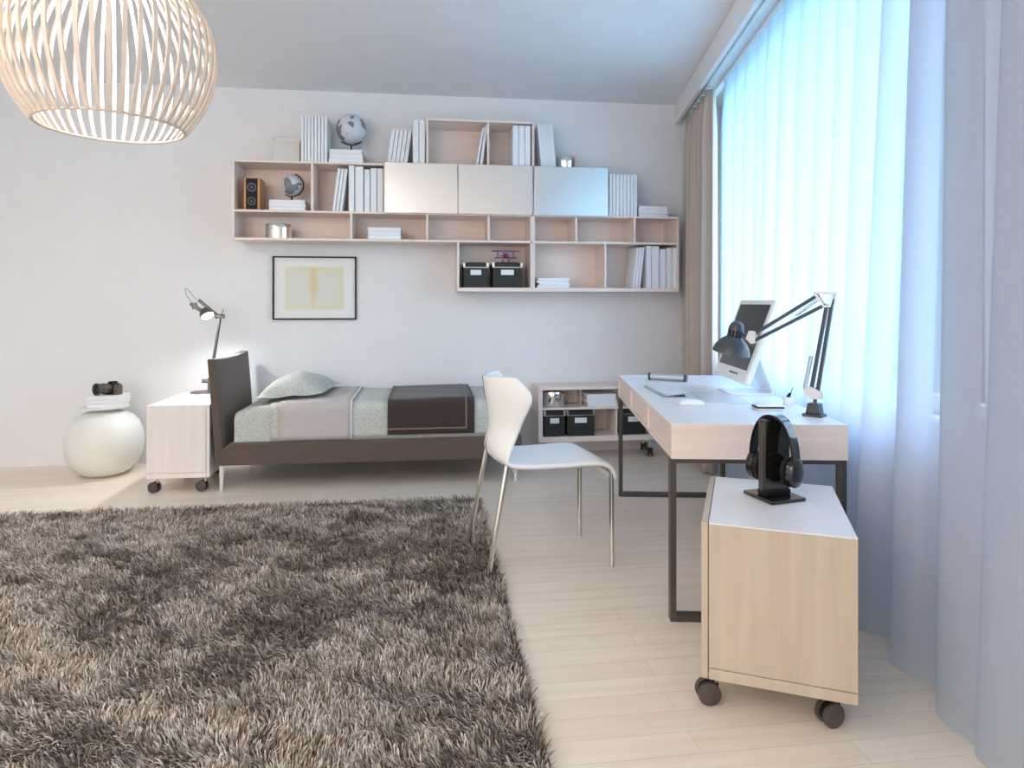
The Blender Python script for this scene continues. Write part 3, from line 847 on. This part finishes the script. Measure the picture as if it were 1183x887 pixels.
# ------------------------------------------------------------------ floor vase with books and camera
VX, VY = -2.255, 4.955
vs_ = MB().lathe([(.10, 0), (.125, .002), (.165, .030), (.205, .075), (.235, .14), (.246, .215), (.240, .29), (.215, .36), (.178, .405), (.130, .434),
                  (.085, .446), (.075, .452), (.152, .468), (.152, .473), (.05, .474)], 64).build('floor_vase', M['vase'], loc=(VX, VY, 0), angle=60)
tag(vs_, 'big round milky white floor vase with a flat lip carrying books', 'vase')
lying([(-2.335, -2.115, .028, 4.87, .15, .05), (-2.33, -2.11, .026, 4.875, .15, -.03), (-2.342, -2.11, .030, 4.87, .155, .06)], .4745, 'on the round white floor vase', 'books on the floor vase')
def dslr():
    t_ = thing('photo_camera', 'black camera with large lens on the books atop the vase', 'camera', (-2.20, 4.935, .4745 + .0855), R(-20))
    mb = MB(); mb.prism([(-.062, 0), (.062, 0), (.062, .060), (.052, .072), (.030, .074), (.018, .092), (-.018, .092), (-.030, .074), (-.055, .072), (-.062, .060)], -.012, .030, 'Y')
    mb.build('body', M['black'], t_, bevel=.004)
    MB().box(.034, .066, -.024, .028, .002, .066).build('hand_grip', M['bed_fabric'], t_, bevel=.006)
    X = Matrix.Translation((-.018, -.010, .044)) @ Matrix.Rotation(R(90), 4, 'X') @ Matrix.Rotation(R(-12), 4, 'Y') @ Matrix.Diagonal((1.12, 1.12, .85, 1))
    mb = MB(); mb.lathe([(.030, -.01), (.030, .025), (.033, .027), (.033, .055), (.031, .058), (.031, .080), (.038, .088), (.038, .105), (.034, .105), (.030, .085)], 32, 0, X, cap=False)
    ln = mb.build('lens', M['rubber'], t_)
    MB().lathe([(.032, .084), (.030, .089), (.001, .093)], 32, 0, X).build('lens_glass', M['screen'], ln)
    MB().lathe([(.034, .040), (.0345, .042), (.0345, .046), (.034, .048)], 32, 0, X, cap=False).build('focus_ring', M['brushed'], ln)
    MB().cyl((.046, .004, .070), (.046, .004, .080), .010, n=18).build('dial', M['rubber'], t_)
    MB().cyl((.046, -.016, .064), (.046, -.017, .071), .005, n=12).build('shutter_button', M['chrome'], t_)
dslr()

# ------------------------------------------------------------------ chair
ch = thing('dining_chair', 'white moulded shell chair on four chrome legs, drawn up to the desk', 'chair', (.52, 3.08, 0), R(8))
prof = [(-.258, .866, .168, .108, .006), (-.257, .850, .180, .116, .004), (-.250, .792, .226, .168, -.004), (-.240, .735, .206, .135, 0), (-.228, .670, .178, .100, 0), (-.226, .615, .166, .080, 0),
        (-.238, .570, .186, .064, 0), (-.244, .530, .200, .050, 0), (-.232, .497, .207, .026, .004), (-.190, .476, .210, .0, .008), (-.11, .468, .212, 0, .008),
        (0, .466, .214, 0, .006), (.12, .472, .218, 0, .002), (.21, .478, .223, 0, -.002), (.260, .470, .224, 0, -.003), (.290, .444, .222, 0, -.003), (.303, .405, .216, 0, 0), (.304, .388, .210, 0, 0)]
rows = []
NC = 14
for (f_, h_, w_, ef, eh) in prof:
    r_ = []
    for j in range(NC + 1):
        u = 2 * j / NC - 1
        r_.append((f_ + ef * abs(u) ** 2.1, w_ * u, h_ + eh * abs(u) ** 2.2))
    rows.append(r_)
sh = MB().grid(rows).build('shell', M['chair_shell'], ch, solid=.024, sub=2)
MB().tube(catmull([(-.2690, .012, .862), (-.2610, .012, .792), (-.2385, .012, .670), (-.2370, .012, .615), (-.2480, .012, .57), (-.2540, .012, .53), (-.244, .012, .492)], 4), .0016, 6).build('seam', M['black'], ch)
for (bx, by, bz, tx, ty, tz) in ((-.297, -.215, .012, -.206, -.192, .488), (-.297, .215, .012, -.206, .192, .488), (.287, -.205, 0, .285, -.200, .445), (.287, .205, 0, .285, .200, .445)):
    mb = MB(); mb.cyl((bx, by, bz), (tx, ty, tz), .0115, n=18); mb.build('leg', M['chrome'], ch)
mb = MB(); mb.cyl((-.165, -.17, .456), (-.165, .17, .456), .009, n=12); mb.cyl((.27, -.2, .44), (.27, .2, .44), .009, n=12)
mb.cyl((-.165, -.12, .456), (.27, -.12, .445), .009, n=12); mb.cyl((-.165, .12, .456), (.27, .12, .445), .009, n=12)
mb.build('under_frame', M['chrome'], ch)

# ------------------------------------------------------------------ desk
DO = (.904, 2.369); DA = R(-9.7); DWU, DLV, DH = .650, 1.672, .749
dk = thing('desk', 'long white topped birch desk with inset side panels and dark steel legs', 'desk', (*DO, 0), DA)
h0 = .616
mb = MB()
mb.box(0, DWU, 0, .018, h0, DH - .004); mb.box(0, DWU, DLV - .018, DLV, h0, DH - .004)
mb.box(0, DWU, .018, DLV - .018, h0, h0 + .012); mb.box(0.0, DWU, .018, DLV - .018, DH - .014, DH - .004)
mb.box(.34, .355, .018, DLV - .018, h0 + .012, DH - .014); mb.box(DWU - .015, DWU, .018, DLV - .018, h0 + .012, DH - .014)
for v in (DLV / 3, DLV * 2 / 3): mb.box(.0, .34, v - .006, v + .006, h0 + .012, DH - .014)
mb.build('compartment_body', M['desk_wood'], dk, bevel=.001, seg=1)
for k in range(3):
    MB().box(.010, .030, max(.018, DLV * k / 3 + .006) + .0006, min(DLV - .018, DLV * (k + 1) / 3 - .006) - .0006, h0 + .0126, DH - .0146).build('inset_front', M['desk_wood'], dk)
MB().box(0, DWU, 0, DLV, DH - .0038, DH).build('desktop', M['desk_top'], dk, bevel=.001, seg=1)
LT, LV = .022, .045
for v0 in (.012, DLV - .012 - LV):
    mb = MB()
    mb.box(0, LT, v0, v0 + LV, 0, h0 - .001); mb.build('leg', M['dark_steel'], dk, bevel=.001)
    MB().box(DWU - LT, DWU, v0, v0 + LV, 0, h0 - .001).build('leg', M['dark_steel'], dk, bevel=.001)
    MB().box(LT, DWU - LT, v0, v0 + LV, 0, .022).build('floor_bar', M['dark_steel'], dk, bevel=.001)
    MB().box(LT, DWU - LT, v0, v0 + LV, h0 - .018, h0 - .001).build('top_bar', M['dark_steel'], dk, bevel=.001)

def D(u, v, z=DH):
    c_, s_ = math.cos(DA), math.sin(DA)
    return (DO[0] + u * c_ - v * s_, DO[1] + u * s_ + v * c_, z)
TOPZ = DH + .0004

# ------------------------------------------------------------------ all-in-one computer
mo = thing('desktop_computer', 'white all in one computer with portrait tilted screen on the desk', 'computer', D(.455, .89, TOPZ), DA)
# panel local frame: origin centre of bottom edge; a along v, b up the slant
tilt = R(20)
P = Matrix.Translation((.005, 0, .071)) @ Matrix.Rotation(tilt, 4, 'Y')
def pbox(a0, a1, b0, b1, t0, t1, m_=0): return dict(x0=t0, x1=t1, y0=a0, y1=a1, z0=b0, z1=b1, m=m_, T=P)
PW, PH = .270, .424
MB().box(**pbox(-PW, PW, 0, PH, 0, .030)).build('housing', M['white_plastic'], mo, bevel=.010, seg=3)
MB().box(**pbox(-.232, .232, .064, PH - .028, -.0012, .002)).build('screen', M['screen'], mo)
zz_ = []
for k in range(11): zz_.append(P @ Vector((-.001, .012 - k * .0135, .034 + (.006 if k % 2 else -.001))))
MB().tube(zz_, .0022, 6).build('control_buttons', M['black'], mo)
# foot: base plate and leaning sheet bent from one piece
plt = MB(); X0 = -.02
poly = [(X0, 0), (.185, 0), (.194, .003), (.198, .012), (.196, .02), (.118, .215), (.108, .212), (.184, .018), (.180, .009), (X0, .007)]
plt.prism(poly, -.125, .095, 'Y')
plt.build('foot', M['white_plastic'], mo, bevel=.002)
MB().cyl(P @ Vector((.03, -.05, .17)), P @ Vector((.03, .05, .17)), .011, n=16).build('hinge', M['white_plastic'], mo)

# keyboard
kb = thing('keyboard', 'slim white keyboard in front of the tilted computer', 'keyboard', (1.195, 3.225, TOPZ), R(-5))
K = Matrix.Rotation(R(-7), 4, 'Y')
MB().box(-.058, .058, -.20, .20, .002, .008, 0, Matrix.Translation((0, 0, .006)) @ K).build('body', M['silver'], kb, bevel=.002)
MB().cyl((.054, -.196, .010), (.054, .196, .010), .0095, n=16).build('rear_tube', M['silver'], kb)
KM = Matrix.Translation((0, 0, .006)) @ K
keymesh = None
for c_ in range(14):
    for r_ in range(5):
        if r_ == 4 and 4 <= c_ <= 8: continue
        x = .046 - r_ * .0205; y = .181 - c_ * .0278
        if keymesh is None:
            kk = MB().box(-.0085, .0085, -.0122, .0122, 0, .0025).build('key', M['label'], kb)
            keymesh = kk
        else:
            kk = keymesh.copy(); COL.objects.link(kk); kk.parent = kb
        kk.location = KM @ Vector((x, y, .0081)); kk.rotation_euler = (0, R(-7), 0)
MB().box(-.0445, -.0275, -.068, .068, .0081, .0106, 0, KM).build('space_bar', M['label'], kb)

# mouse
ms = thing('computer_mouse', 'white computer mouse with a cable on the desk', 'mouse', (1.158, 2.79, TOPZ), R(-9))
rows = []
for i in range(17):
    a = i / 16; rr = []
    for j in range(17):
        b_ = j / 16 * PI
        wx = .056 * math.cos(PI * a) ; sw = max(.001, math.sin(PI * a)) ** .55
        rr.append((-wx, .030 * sw * math.cos(b_), .026 * sw * max(0, math.sin(b_)) ** .7 * (1.0 + .12 * math.cos(PI * a))))
    rows.append(rr)
MB().grid(rows).build('body', M['white_plastic'], ms, solid=.001, angle=80)
MB().tube(catmull([(.054, 0, .006), (.09, .004, .004), (.13, .012, .003), (.17, .02, .003)], 5), .0022, 6).build('cable', M['white_plastic'], ms)

# desk mat
dm = MB().box(-.105, .105, -.20, .20, 0, .0016).build('desk_mat', M['mat_grey'], loc=(1.375, 2.985, TOPZ), rot=R(-14))
tag(dm, 'pale grey flat desk mat between keyboard and computer foot', 'desk mat')

# cylinder speaker bar
t_ = thing('speaker_bar', 'silver tube with dark round ends lying at the desk far end', 'speaker', (1.377, 3.667, TOPZ + .0), R(-37.6))
mb = MB(); mb.cyl((-.098, 0, .021), (.098, 0, .021), .0195, n=28); mb.build('tube', M['silver'], t_)
for s_ in (-1, 1):
    MB().cyl((s_ * .098, 0, .021), (s_ * .112, 0, .021), .021, n=28).build('end_cap', M['rubber'], t_, bevel=.002)

# handset
t_ = thing('handset', 'flat white handset with dark edge band near the desk lamp', 'phone', (1.432, 2.635, TOPZ), R(-9))
MB().box(-.056, .056, -.035, .035, 0, .008).build('lower_shell', M['white_plastic'], t_, bevel=.003)
MB().box(-.058, .058, -.037, .037, .008, .013).build('edge_band', M['black'], t_, bevel=.0015)
MB().box(-.054, .054, -.034, .034, .013, .020).build('upper_shell', M['white_plastic'], t_, bevel=.004, seg=3)

# pen holder
t_ = thing('pen_holder', 'small white cube pen holder behind the handset', 'pen holder', (1.590, 2.745, TOPZ), R(-9))
mb = MB(); q = .018
mb.box(-q, q, -q, q, 0, .004); mb.box(-q, -q + .004, -q, q, .004, .034); mb.box(q - .004, q, -q, q, .004, .034); mb.box(-q + .004, q - .004, -q, -q + .004, .004, .034); mb.box(-q + .004, q - .004, q - .004, q, .004, .034)
mb.build('cup', M['white_plastic'], t_, bevel=.001)
pn = MB(); pn.cyl((1.587, 2.745, TOPZ + .006), (1.607, 2.740, TOPZ + .078), .0026, .0012, n=10); pn.cyl((1.583, 2.745, TOPZ + .030), (1.597, 2.743, TOPZ + .050), .006, n=10)
tag(pn.build('pen', M['black']), 'black pen sticking out of the small white pen holder', 'pen')

# ------------------------------------------------------------------ architect lamp
AL = thing('desk_lamp', 'charcoal articulated architect lamp clamped on the desk corner', 'lamp', D(.605, .185, TOPZ), R(90 + 43.8 - 7.28))
# local x = direction the upper arm reaches, z up
mb = MB(); mb.box(-.034, .040, -.030, .030, 0, .010); mb.prism([(-.026, .010), (.030, .010), (.022, .052), (-.020, .052)], -.022, .022, 'Y')
mb.build('clamp_base', M['lamp_grey'], AL, bevel=.002)
MB().cyl((0, 0, .050), (0, 0, .078), .007, n=14).build('pivot_pin', M['lamp_grey'], AL)
mb = MB(); mb.prism([(-.028, .070), (.010, .066), (.040, .085), (.044, .112), (.010, .116), (-.024, .100)], -.009, -.005, 'Y'); mb.prism([(-.028, .070), (.010, .066), (.040, .085), (.044, .112), (.010, .116), (-.024, .100)], .005, .009, 'Y')
mb.build('lower_bracket', M['bracket'], AL, bevel=.001)
E = (-.060, .455)      # elbow
def bar(a, b_, wd=.0135, nm='arm_bar', mt='lamp_grey', y=0, par=None):
    a = Vector((a[0], y, a[1])); b_ = Vector((b_[0], y, b_[1])); dd = (b_ - a); X = Matrix.Translation(a) @ dd.to_track_quat('Z', 'Y').to_matrix().to_4x4()
    return MB().box(-wd / 2, wd / 2, -wd / 2, wd / 2, 0, dd.length, 0, X).build(nm, M[mt], par or AL, bevel=.001)
bar((-.008, .088), (E[0] - .008, E[1] + .014)); bar((.016, .096), (E[0] + .014, E[1] - .010))
tri_ = [(E[0] - .014, E[1] + .034), (E[0] + .058, E[1] + .036), (E[0] + .022, E[1] - .018), (E[0] + .000, E[1] - .016)]
mb = MB()
for y in (-.0125, .0095):
    for a, b_ in ((0, 1), (1, 2), (2, 3), (3, 0)):
        p, q_ = Vector((tri_[a][0], 0, tri_[a][1])), Vector((tri_[b_][0], 0, tri_[b_][1])); dd = q_ - p; nn = Vector((-dd.z, 0, dd.x)).normalized() * .0045
        dn = dd.normalized() * .004
        pts_ = [p - dn + nn, p - dn - nn, q_ + dn - nn, q_ + dn + nn]
        mb.prism([(v_.x, v_.z) for v_ in pts_], y, y + .003, 'Y')
for (tx, tz) in tri_: mb.cyl((tx, -.015, tz), (tx, .015, tz), .0035, n=10)
mb.build('elbow_bracket', M['bracket'], AL, bevel=.0006)
Hd = (.262, .302)      # head joint
bar((E[0] + .050, E[1] + .026), (Hd[0] - .012, Hd[1] + .018)); bar((E[0] + .022, E[1] - .012), (Hd[0] - .006, Hd[1] - .014))
def spring(a, b_, y):
    a = Vector((a[0], y, a[1])); b_ = Vector((b_[0], y, b_[1])); dd = b_ - a; L_ = dd.length
    X = Matrix.Translation(a) @ dd.to_track_quat('Z', 'Y').to_matrix().to_4x4()
    pr_ = [(.0012, 0), (.0012, .010)]
    for k in range(44): pr_ += [(.0036, .010 + (L_ - .02) * (k + .25) / 44), (.0048, .010 + (L_ - .02) * (k + .75) / 44)]
    pr_ += [(.0012, L_ - .010), (.0012, L_)]
    MB().lathe(pr_, 10, 0, X).build('spring', M['chrome'], AL)
for y in (-.0135, .0135):
    spring((.040, .104), (.012, .250), y); spring((E[0] + .044, E[1] + .012), (E[0] + .140, E[1] - .060), y)
mb = MB()
for y in (-.010, .006): mb.prism([(Hd[0] - .020, Hd[1] + .026), (Hd[0] + .012, Hd[1] + .030), (Hd[0] + .026, Hd[1] - .006), (Hd[0] + .002, Hd[1] - .026), (Hd[0] - .016, Hd[1] - .022)], y, y + .004, 'Y')
mb.build('head_bracket', M['bracket'], AL, bevel=.001)
# shade
hc = Vector((Hd[0] + .072, 0, Hd[1] + .040))
axd = Vector((.24, 0, -1)).normalized()
Xs = Matrix.Translation(hc) @ axd.to_track_quat('Z', 'Y').to_matrix().to_4x4()
shd = MB().lathe([(.033, .040), (.040, .046), (.058, .062), (.073, .086), (.080, .112), (.078, .112), (.070, .088), (.055, .066), (.036, .050)], 44, 0, Xs, cap=False).build('lamp_shade', M['lamp_grey'], AL)
mb = MB(); mb.lathe([(.033, .038), (.034, .042), (.034, .048), (.024, .048)], 32, 0, Xs, cap=False)
mb.lathe([(.001, -.030), (.016, -.027), (.027, -.017), (.031, -.004), (.033, .006), (.033, .010), (.029, .010)], 32, 0, Xs, cap=False)
for k in range(14):
    a = 2 * PI * k / 14
    mb.box(.028, .0325, -.0035, .0035, .008, .042, 0, Xs @ Matrix.Rotation(a, 4, 'Z'))
mb.build('vented_cap', M['lamp_grey'], AL)
MB().lathe([(.020, .0), (.021, .045), (.012, .055)], 24, 0, Xs).build('bulb_socket', M['black'], AL)
MB().lathe([(.010, .055), (.024, .070), (.028, .085), (.020, .100), (.001, .106)], 24, 0, Xs).build('bulb', M['white_plastic'], AL)
MB().cyl((Hd[0], 0, Hd[1]), tuple(Xs @ Vector((-.0, 0, .02))), .006, n=10).build('head_stem', M['lamp_grey'], AL)

# ------------------------------------------------------------------ headphones on stand
HP = Vector((1.1375, 2.052, .5563)); HA = R(11)
st_ = thing('headphone_stand', 'glossy black slab headphone stand on the maple cabinet', 'headphone stand', HP, HA)
MB().box(-.068, .068, -.070, .070, 0, .012).build('base', M['gloss_black'], st_, bevel=.003)
MB().box(-.050, .050, -.022, .022, .012, .030).build('foot_block', M['black'], st_, bevel=.004)
mb = MB(); poly = [(-.052, .028), (.052, .028), (.052, .255), (.044, .262), (-.044, .262), (-.052, .255)]
mb.prism(poly, -.016, .016, 'Y'); mb.build('upright', M['gloss_black'], st_, bevel=.005, seg=3)
MB().box(-.054, -.047, -.010, .010, .03, .25).build('edge_strip', M['dark_steel'], st_, bevel=.001)
hp = thing('headphones', 'black over ear headphones hanging on the glossy stand', 'headphones', (HP.x, HP.y, HP.z), R(-60))
# local x = from far cup to near cup
rows = []; NB = 44
for i in range(NB + 1):
    a = PI * i / NB
    ca, sa = math.cos(a), math.sin(a)
    xx = -.076 * (abs(ca) ** .85) * (1 if ca > 0 else -1); zz = .105 + .165 * (sa ** .9)
    wdt = .019 + .005 * sa
    rows.append((xx, zz, wdt))
def bandgrid(t0, t1, k=1.0):
    vo_, fo_ = [], []
    mb = MB()
    ring = []
    for (x, z, wv) in rows:
        n_ = Vector((x, 0, z - .12)).normalized()
        po = Vector((x, 0, z)) + n_ * t1; pi_ = Vector((x, 0, z)) + n_ * t0
        ring.append([(po.x, -wv * k, po.z), (po.x, wv * k, po.z), (pi_.x, wv * k, pi_.z), (pi_.x, -wv * k, pi_.z)])
    vs = [p for r_ in ring for p in r_]; fs = []
    for i in range(len(ring) - 1):
        for k_ in range(4): fs.append((i * 4 + k_, i * 4 + (k_ + 1) % 4, (i + 1) * 4 + (k_ + 1) % 4, (i + 1) * 4 + k_))
    fs.append((0, 1, 2, 3)); fs.append(tuple((len(ring) - 1) * 4 + k_ for k_ in range(4)))
    return mb.add(vs, fs)
bandgrid(0, .006).build('headband', M['gloss_black'], hp, bevel=.0015)
bandgrid(-.007, -.0003, .8).build('headband_pad', M['black'], hp, bevel=.002)
for s_ in (-1, 1):
    X = Matrix.Translation((s_ * .071, 0, .096)) @ Matrix.Rotation(s_ * R(90), 4, 'Y') @ Matrix.Rotation(R(0), 4, 'X') @ Matrix.Diagonal((1.32, 1.05, 1, 1))
    mb = MB(); mb.lathe([(.030, -.014), (.036, -.010), (.037, .004), (.034, .012), (.026, .017), (.010, .019), (.0005, .0195)], 36, 0, X)
    cp = mb.build('ear_cup', M['gloss_black'], hp)
    mb = MB(); mb.lathe([(.016, -.012), (.020, -.030), (.028, -.034), (.036, -.028), (.037, -.014)], 36, 0, X); mb.build('ear_cushion', M['black'], cp)
    MB().box(s_ * .076 - .004, s_ * .076 + .004, -.011, .011, .10, .150).build('slider', M['gloss_black'], hp, bevel=.003)

# ------------------------------------------------------------------ pendant lamp
PX, PY = -.8027, 1.80
pd_ = thing('pendant_lamp', 'large birch slat pendant lamp hanging at the upper left', 'lamp', (PX, PY, 1.64))
prof_ = catmull([(.173, 1.648), (.191, 1.672), (.216, 1.712), (.239, 1.775), (.247, 1.845), (.237, 1.914), (.213, 1.966), (.179, 2.014), (.135, 2.062), (.085, 2.100), (.045, 2.125)], 4)
NS = 48
sm = None
for k in range(NS):
    if sm is None:
        vs = []; fs = []
        for i, (r_, z_) in enumerate(prof_):
            a = prof_[max(i - 1, 0)]; b_ = prof_[min(i + 1, len(prof_) - 1)]
            tv = Vector((b_[0] - a[0], b_[1] - a[1])).normalized(); nv = Vector((tv.y, -tv.x))
            wd = .0046 if r_ > .1 else .0046 * r_ / .1
            for (sy, sn) in ((-wd, 0), (wd, 0), (wd, -.0065), (-wd, -.0065)):
                vs.append((r_ + nv.x * sn, sy, z_ + nv.y * sn - 1.64))
        n_ = len(prof_)
        for i in range(n_ - 1):
            for q_ in range(4): fs.append((i * 4 + q_, i * 4 + (q_ + 1) % 4, (i + 1) * 4 + (q_ + 1) % 4, (i + 1) * 4 + q_))
        fs.append((0, 1, 2, 3)); fs.append(tuple((n_ - 1) * 4 + q_ for q_ in range(4)))
        sm = MB().add(vs, fs).build('slat', M['lamp_wood'], pd_); o = sm
    else:
        o = sm.copy(); COL.objects.link(o); o.parent = pd_
    o.rotation_euler = (0, 0, 2 * PI * k / NS)
pts = [(.1675 * math.cos(a), .1675 * math.sin(a), .010) for a in np.linspace(0, 2 * PI, 72, endpoint=False)]
MB().tube(pts, .0035, 8, closed=True).build('bottom_ring', M['lamp_wood'], pd_)
MB().lathe([(.055, .478), (.058, .482), (.058, .492), (.02, .500)], 32).build('top_cap', M['lamp_wood'], pd_)
MB().cyl((0, 0, .498), (0, 0, CEIL - 1.64 - .03), .003, n=8).build('cord', M['white_plastic'], pd_)
MB().lathe([(.012, CEIL - 1.64 - .035), (.05, CEIL - 1.64 - .028), (.055, CEIL - 1.64 - .0008)], 28).build('ceiling_rose', M['white_plastic'], pd_)
MB().cyl((0, 0, .440), (0, 0, .480), .018, n=16).build('socket', M['white_plastic'], pd_)
M['bulb2'] = mat('lit_bulb_glass', (1, 1, 1), .4, emis=(1, .93, .84), es=12)
MB().lathe([(.014, .440), (.028, .420), (.031, .400), (.024, .380), (.001, .371)], 24).build('bulb', M['bulb2'], pd_)
l = bpy.data.lights.new('pendant_bulb', 'POINT'); l.energy = 6; l.color = (1, .94, .87); l.shadow_soft_size = .033
o = bpy.data.objects.new('pendant_bulb', l); COL.objects.link(o); o.parent = pd_; o.location = (0, 0, .335)

# ------------------------------------------------------------------ shag rug
RG = thing('shag_rug', 'large grey brown shaggy rug covering the floor in the foreground', 'rug', (.315, 4.02, 0), PI)
# local: x to the left (0..3.9), y towards the camera (0..3.6)
RXL, RYL = 3.75, 3.3
MB().box(0, RXL, 0, RYL, .0005, .008).build('backing', M['rubber'], RG)
m, t, b = new_mat('shag_yarn')
at = t.nodes.new('ShaderNodeAttribute'); at.attribute_name = 'tone'
r = t.nodes.new('ShaderNodeValToRGB')
els = r.color_ramp.elements
els[0].position = 0; els[0].color = (.060, .042, .028, 1)
els[1].position = 1; els[1].color = (.66, .60, .55, 1)
e_ = els.new(.35); e_.color = (.20, .152, .112, 1)
e_ = els.new(.7); e_.color = (.42, .36, .30, 1)
t.links.new(at.outputs['Fac'], r.inputs[0]); t.links.new(r.outputs[0], b.inputs['Base Color'])
b.inputs['Roughness'].default_value = .55; b.inputs['Sheen Weight'].default_value = .15
rs = np.random.RandomState(5)
N = 240000
px = rs.rand(N) * RXL; py = rs.rand(N) ** .92 * RYL
px = np.clip(px, .004, RXL - .004)
def field(seed, sc, oct_=7):
    q_ = np.random.RandomState(seed); v = np.zeros(N)
    for k in range(oct_):
        th = q_.rand() * 6.28; f_ = sc * (0.6 + 1.6 * q_.rand()); ph = q_.rand() * 6.28
        v += np.sin((px * math.cos(th) + py * math.sin(th)) * f_ + ph + 1.3 * np.sin(px * f_ * .6 + py * f_ * .4 + ph * 2))
    return v / math.sqrt(oct_)
ang = field(1, 4) * 1.2 + field(2, 13) * .9 + field(11, 45) * .8 + rs.randn(N) * .55
lean = np.clip(.60 + .06 * field(3, 9) + .22 * field(12, 50) + rs.randn(N) * .18, .1, 1.15)
ln = .036 * (1 + .16 * rs.randn(N).clip(-2, 2))
edge = np.minimum.reduce([px, py, RXL - px, RYL - py])
tone = np.clip(.50 + .05 * field(4, 5) + .09 * field(5, 30) + .22 * rs.randn(N), 0, 1)
hx_ = np.cos(ang) * np.sin(lean); hy_ = np.sin(ang) * np.sin(lean)
ew = np.clip(1 - px / .035, 0, 1); hx_ = hx_ * (1 - .6 * ew) - .65 * ew      # yarn falls outward along the borders
ew = np.clip(1 - py / .035, 0, 1); hy_ = hy_ * (1 - .6 * ew) - .65 * ew
# perpendicular for ribbon width, random spin
sa_ = ang + PI / 2 + rs.randn(N) * .5
wx_ = np.cos(sa_); wy_ = np.sin(sa_)
wd_ = .0017 * (1 + .3 * rs.rand(N))
V_ = np.zeros((N, 7, 3)); Tn = np.zeros((N, 7))
for lv, (s_, wk) in enumerate(((0, .9), (.45, 1.0), (.8, .8))):
    bend = s_ ** 1.35
    cx_ = px + hx_ * ln * bend; cy_ = py + hy_ * ln * bend
    cz_ = .006 + np.cos(lean * (0.5 + .6 * s_)) * ln * s_ * .85
    for j, sg in enumerate((-1, 1)):
        V_[:, lv * 2 + j, 0] = cx_ + sg * wx_ * wd_ * wk; V_[:, lv * 2 + j, 1] = cy_ + sg * wy_ * wd_ * wk; V_[:, lv * 2 + j, 2] = cz_
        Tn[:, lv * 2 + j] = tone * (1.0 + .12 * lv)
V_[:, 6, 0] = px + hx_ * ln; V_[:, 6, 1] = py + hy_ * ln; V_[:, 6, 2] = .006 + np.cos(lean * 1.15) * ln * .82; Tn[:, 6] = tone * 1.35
me = bpy.data.meshes.new('pile')
me.vertices.add(N * 7); me.vertices.foreach_set('co', V_.reshape(-1))
base = (np.arange(N) * 7)[:, None]
quads = np.array([[0, 1, 3, 2], [2, 3, 5, 4]]); tri = np.array([[4, 5, 6]])
li = np.concatenate([base + quads[0], base + quads[1], base + tri[0]], axis=1).reshape(-1)
me.loops.add(N * 11); me.loops.foreach_set('vertex_index', li.astype(np.int32))
me.polygons.add(N * 3)
starts = (np.arange(N) * 11)[:, None] + np.array([0, 4, 8]); me.polygons.foreach_set('loop_start', starts.reshape(-1).astype(np.int32))
at_ = me.attributes.new('tone', 'FLOAT', 'POINT'); at_.data.foreach_set('value', np.clip(Tn, 0, 1).reshape(-1).astype(np.float32))
me.update(calc_edges=True); me.validate(); me.shade_smooth(); me.materials.append(m)
pl_ = bpy.data.objects.new('pile', me); COL.objects.link(pl_); pl_.parent = RG; pl_['kind'] = 'stuff'
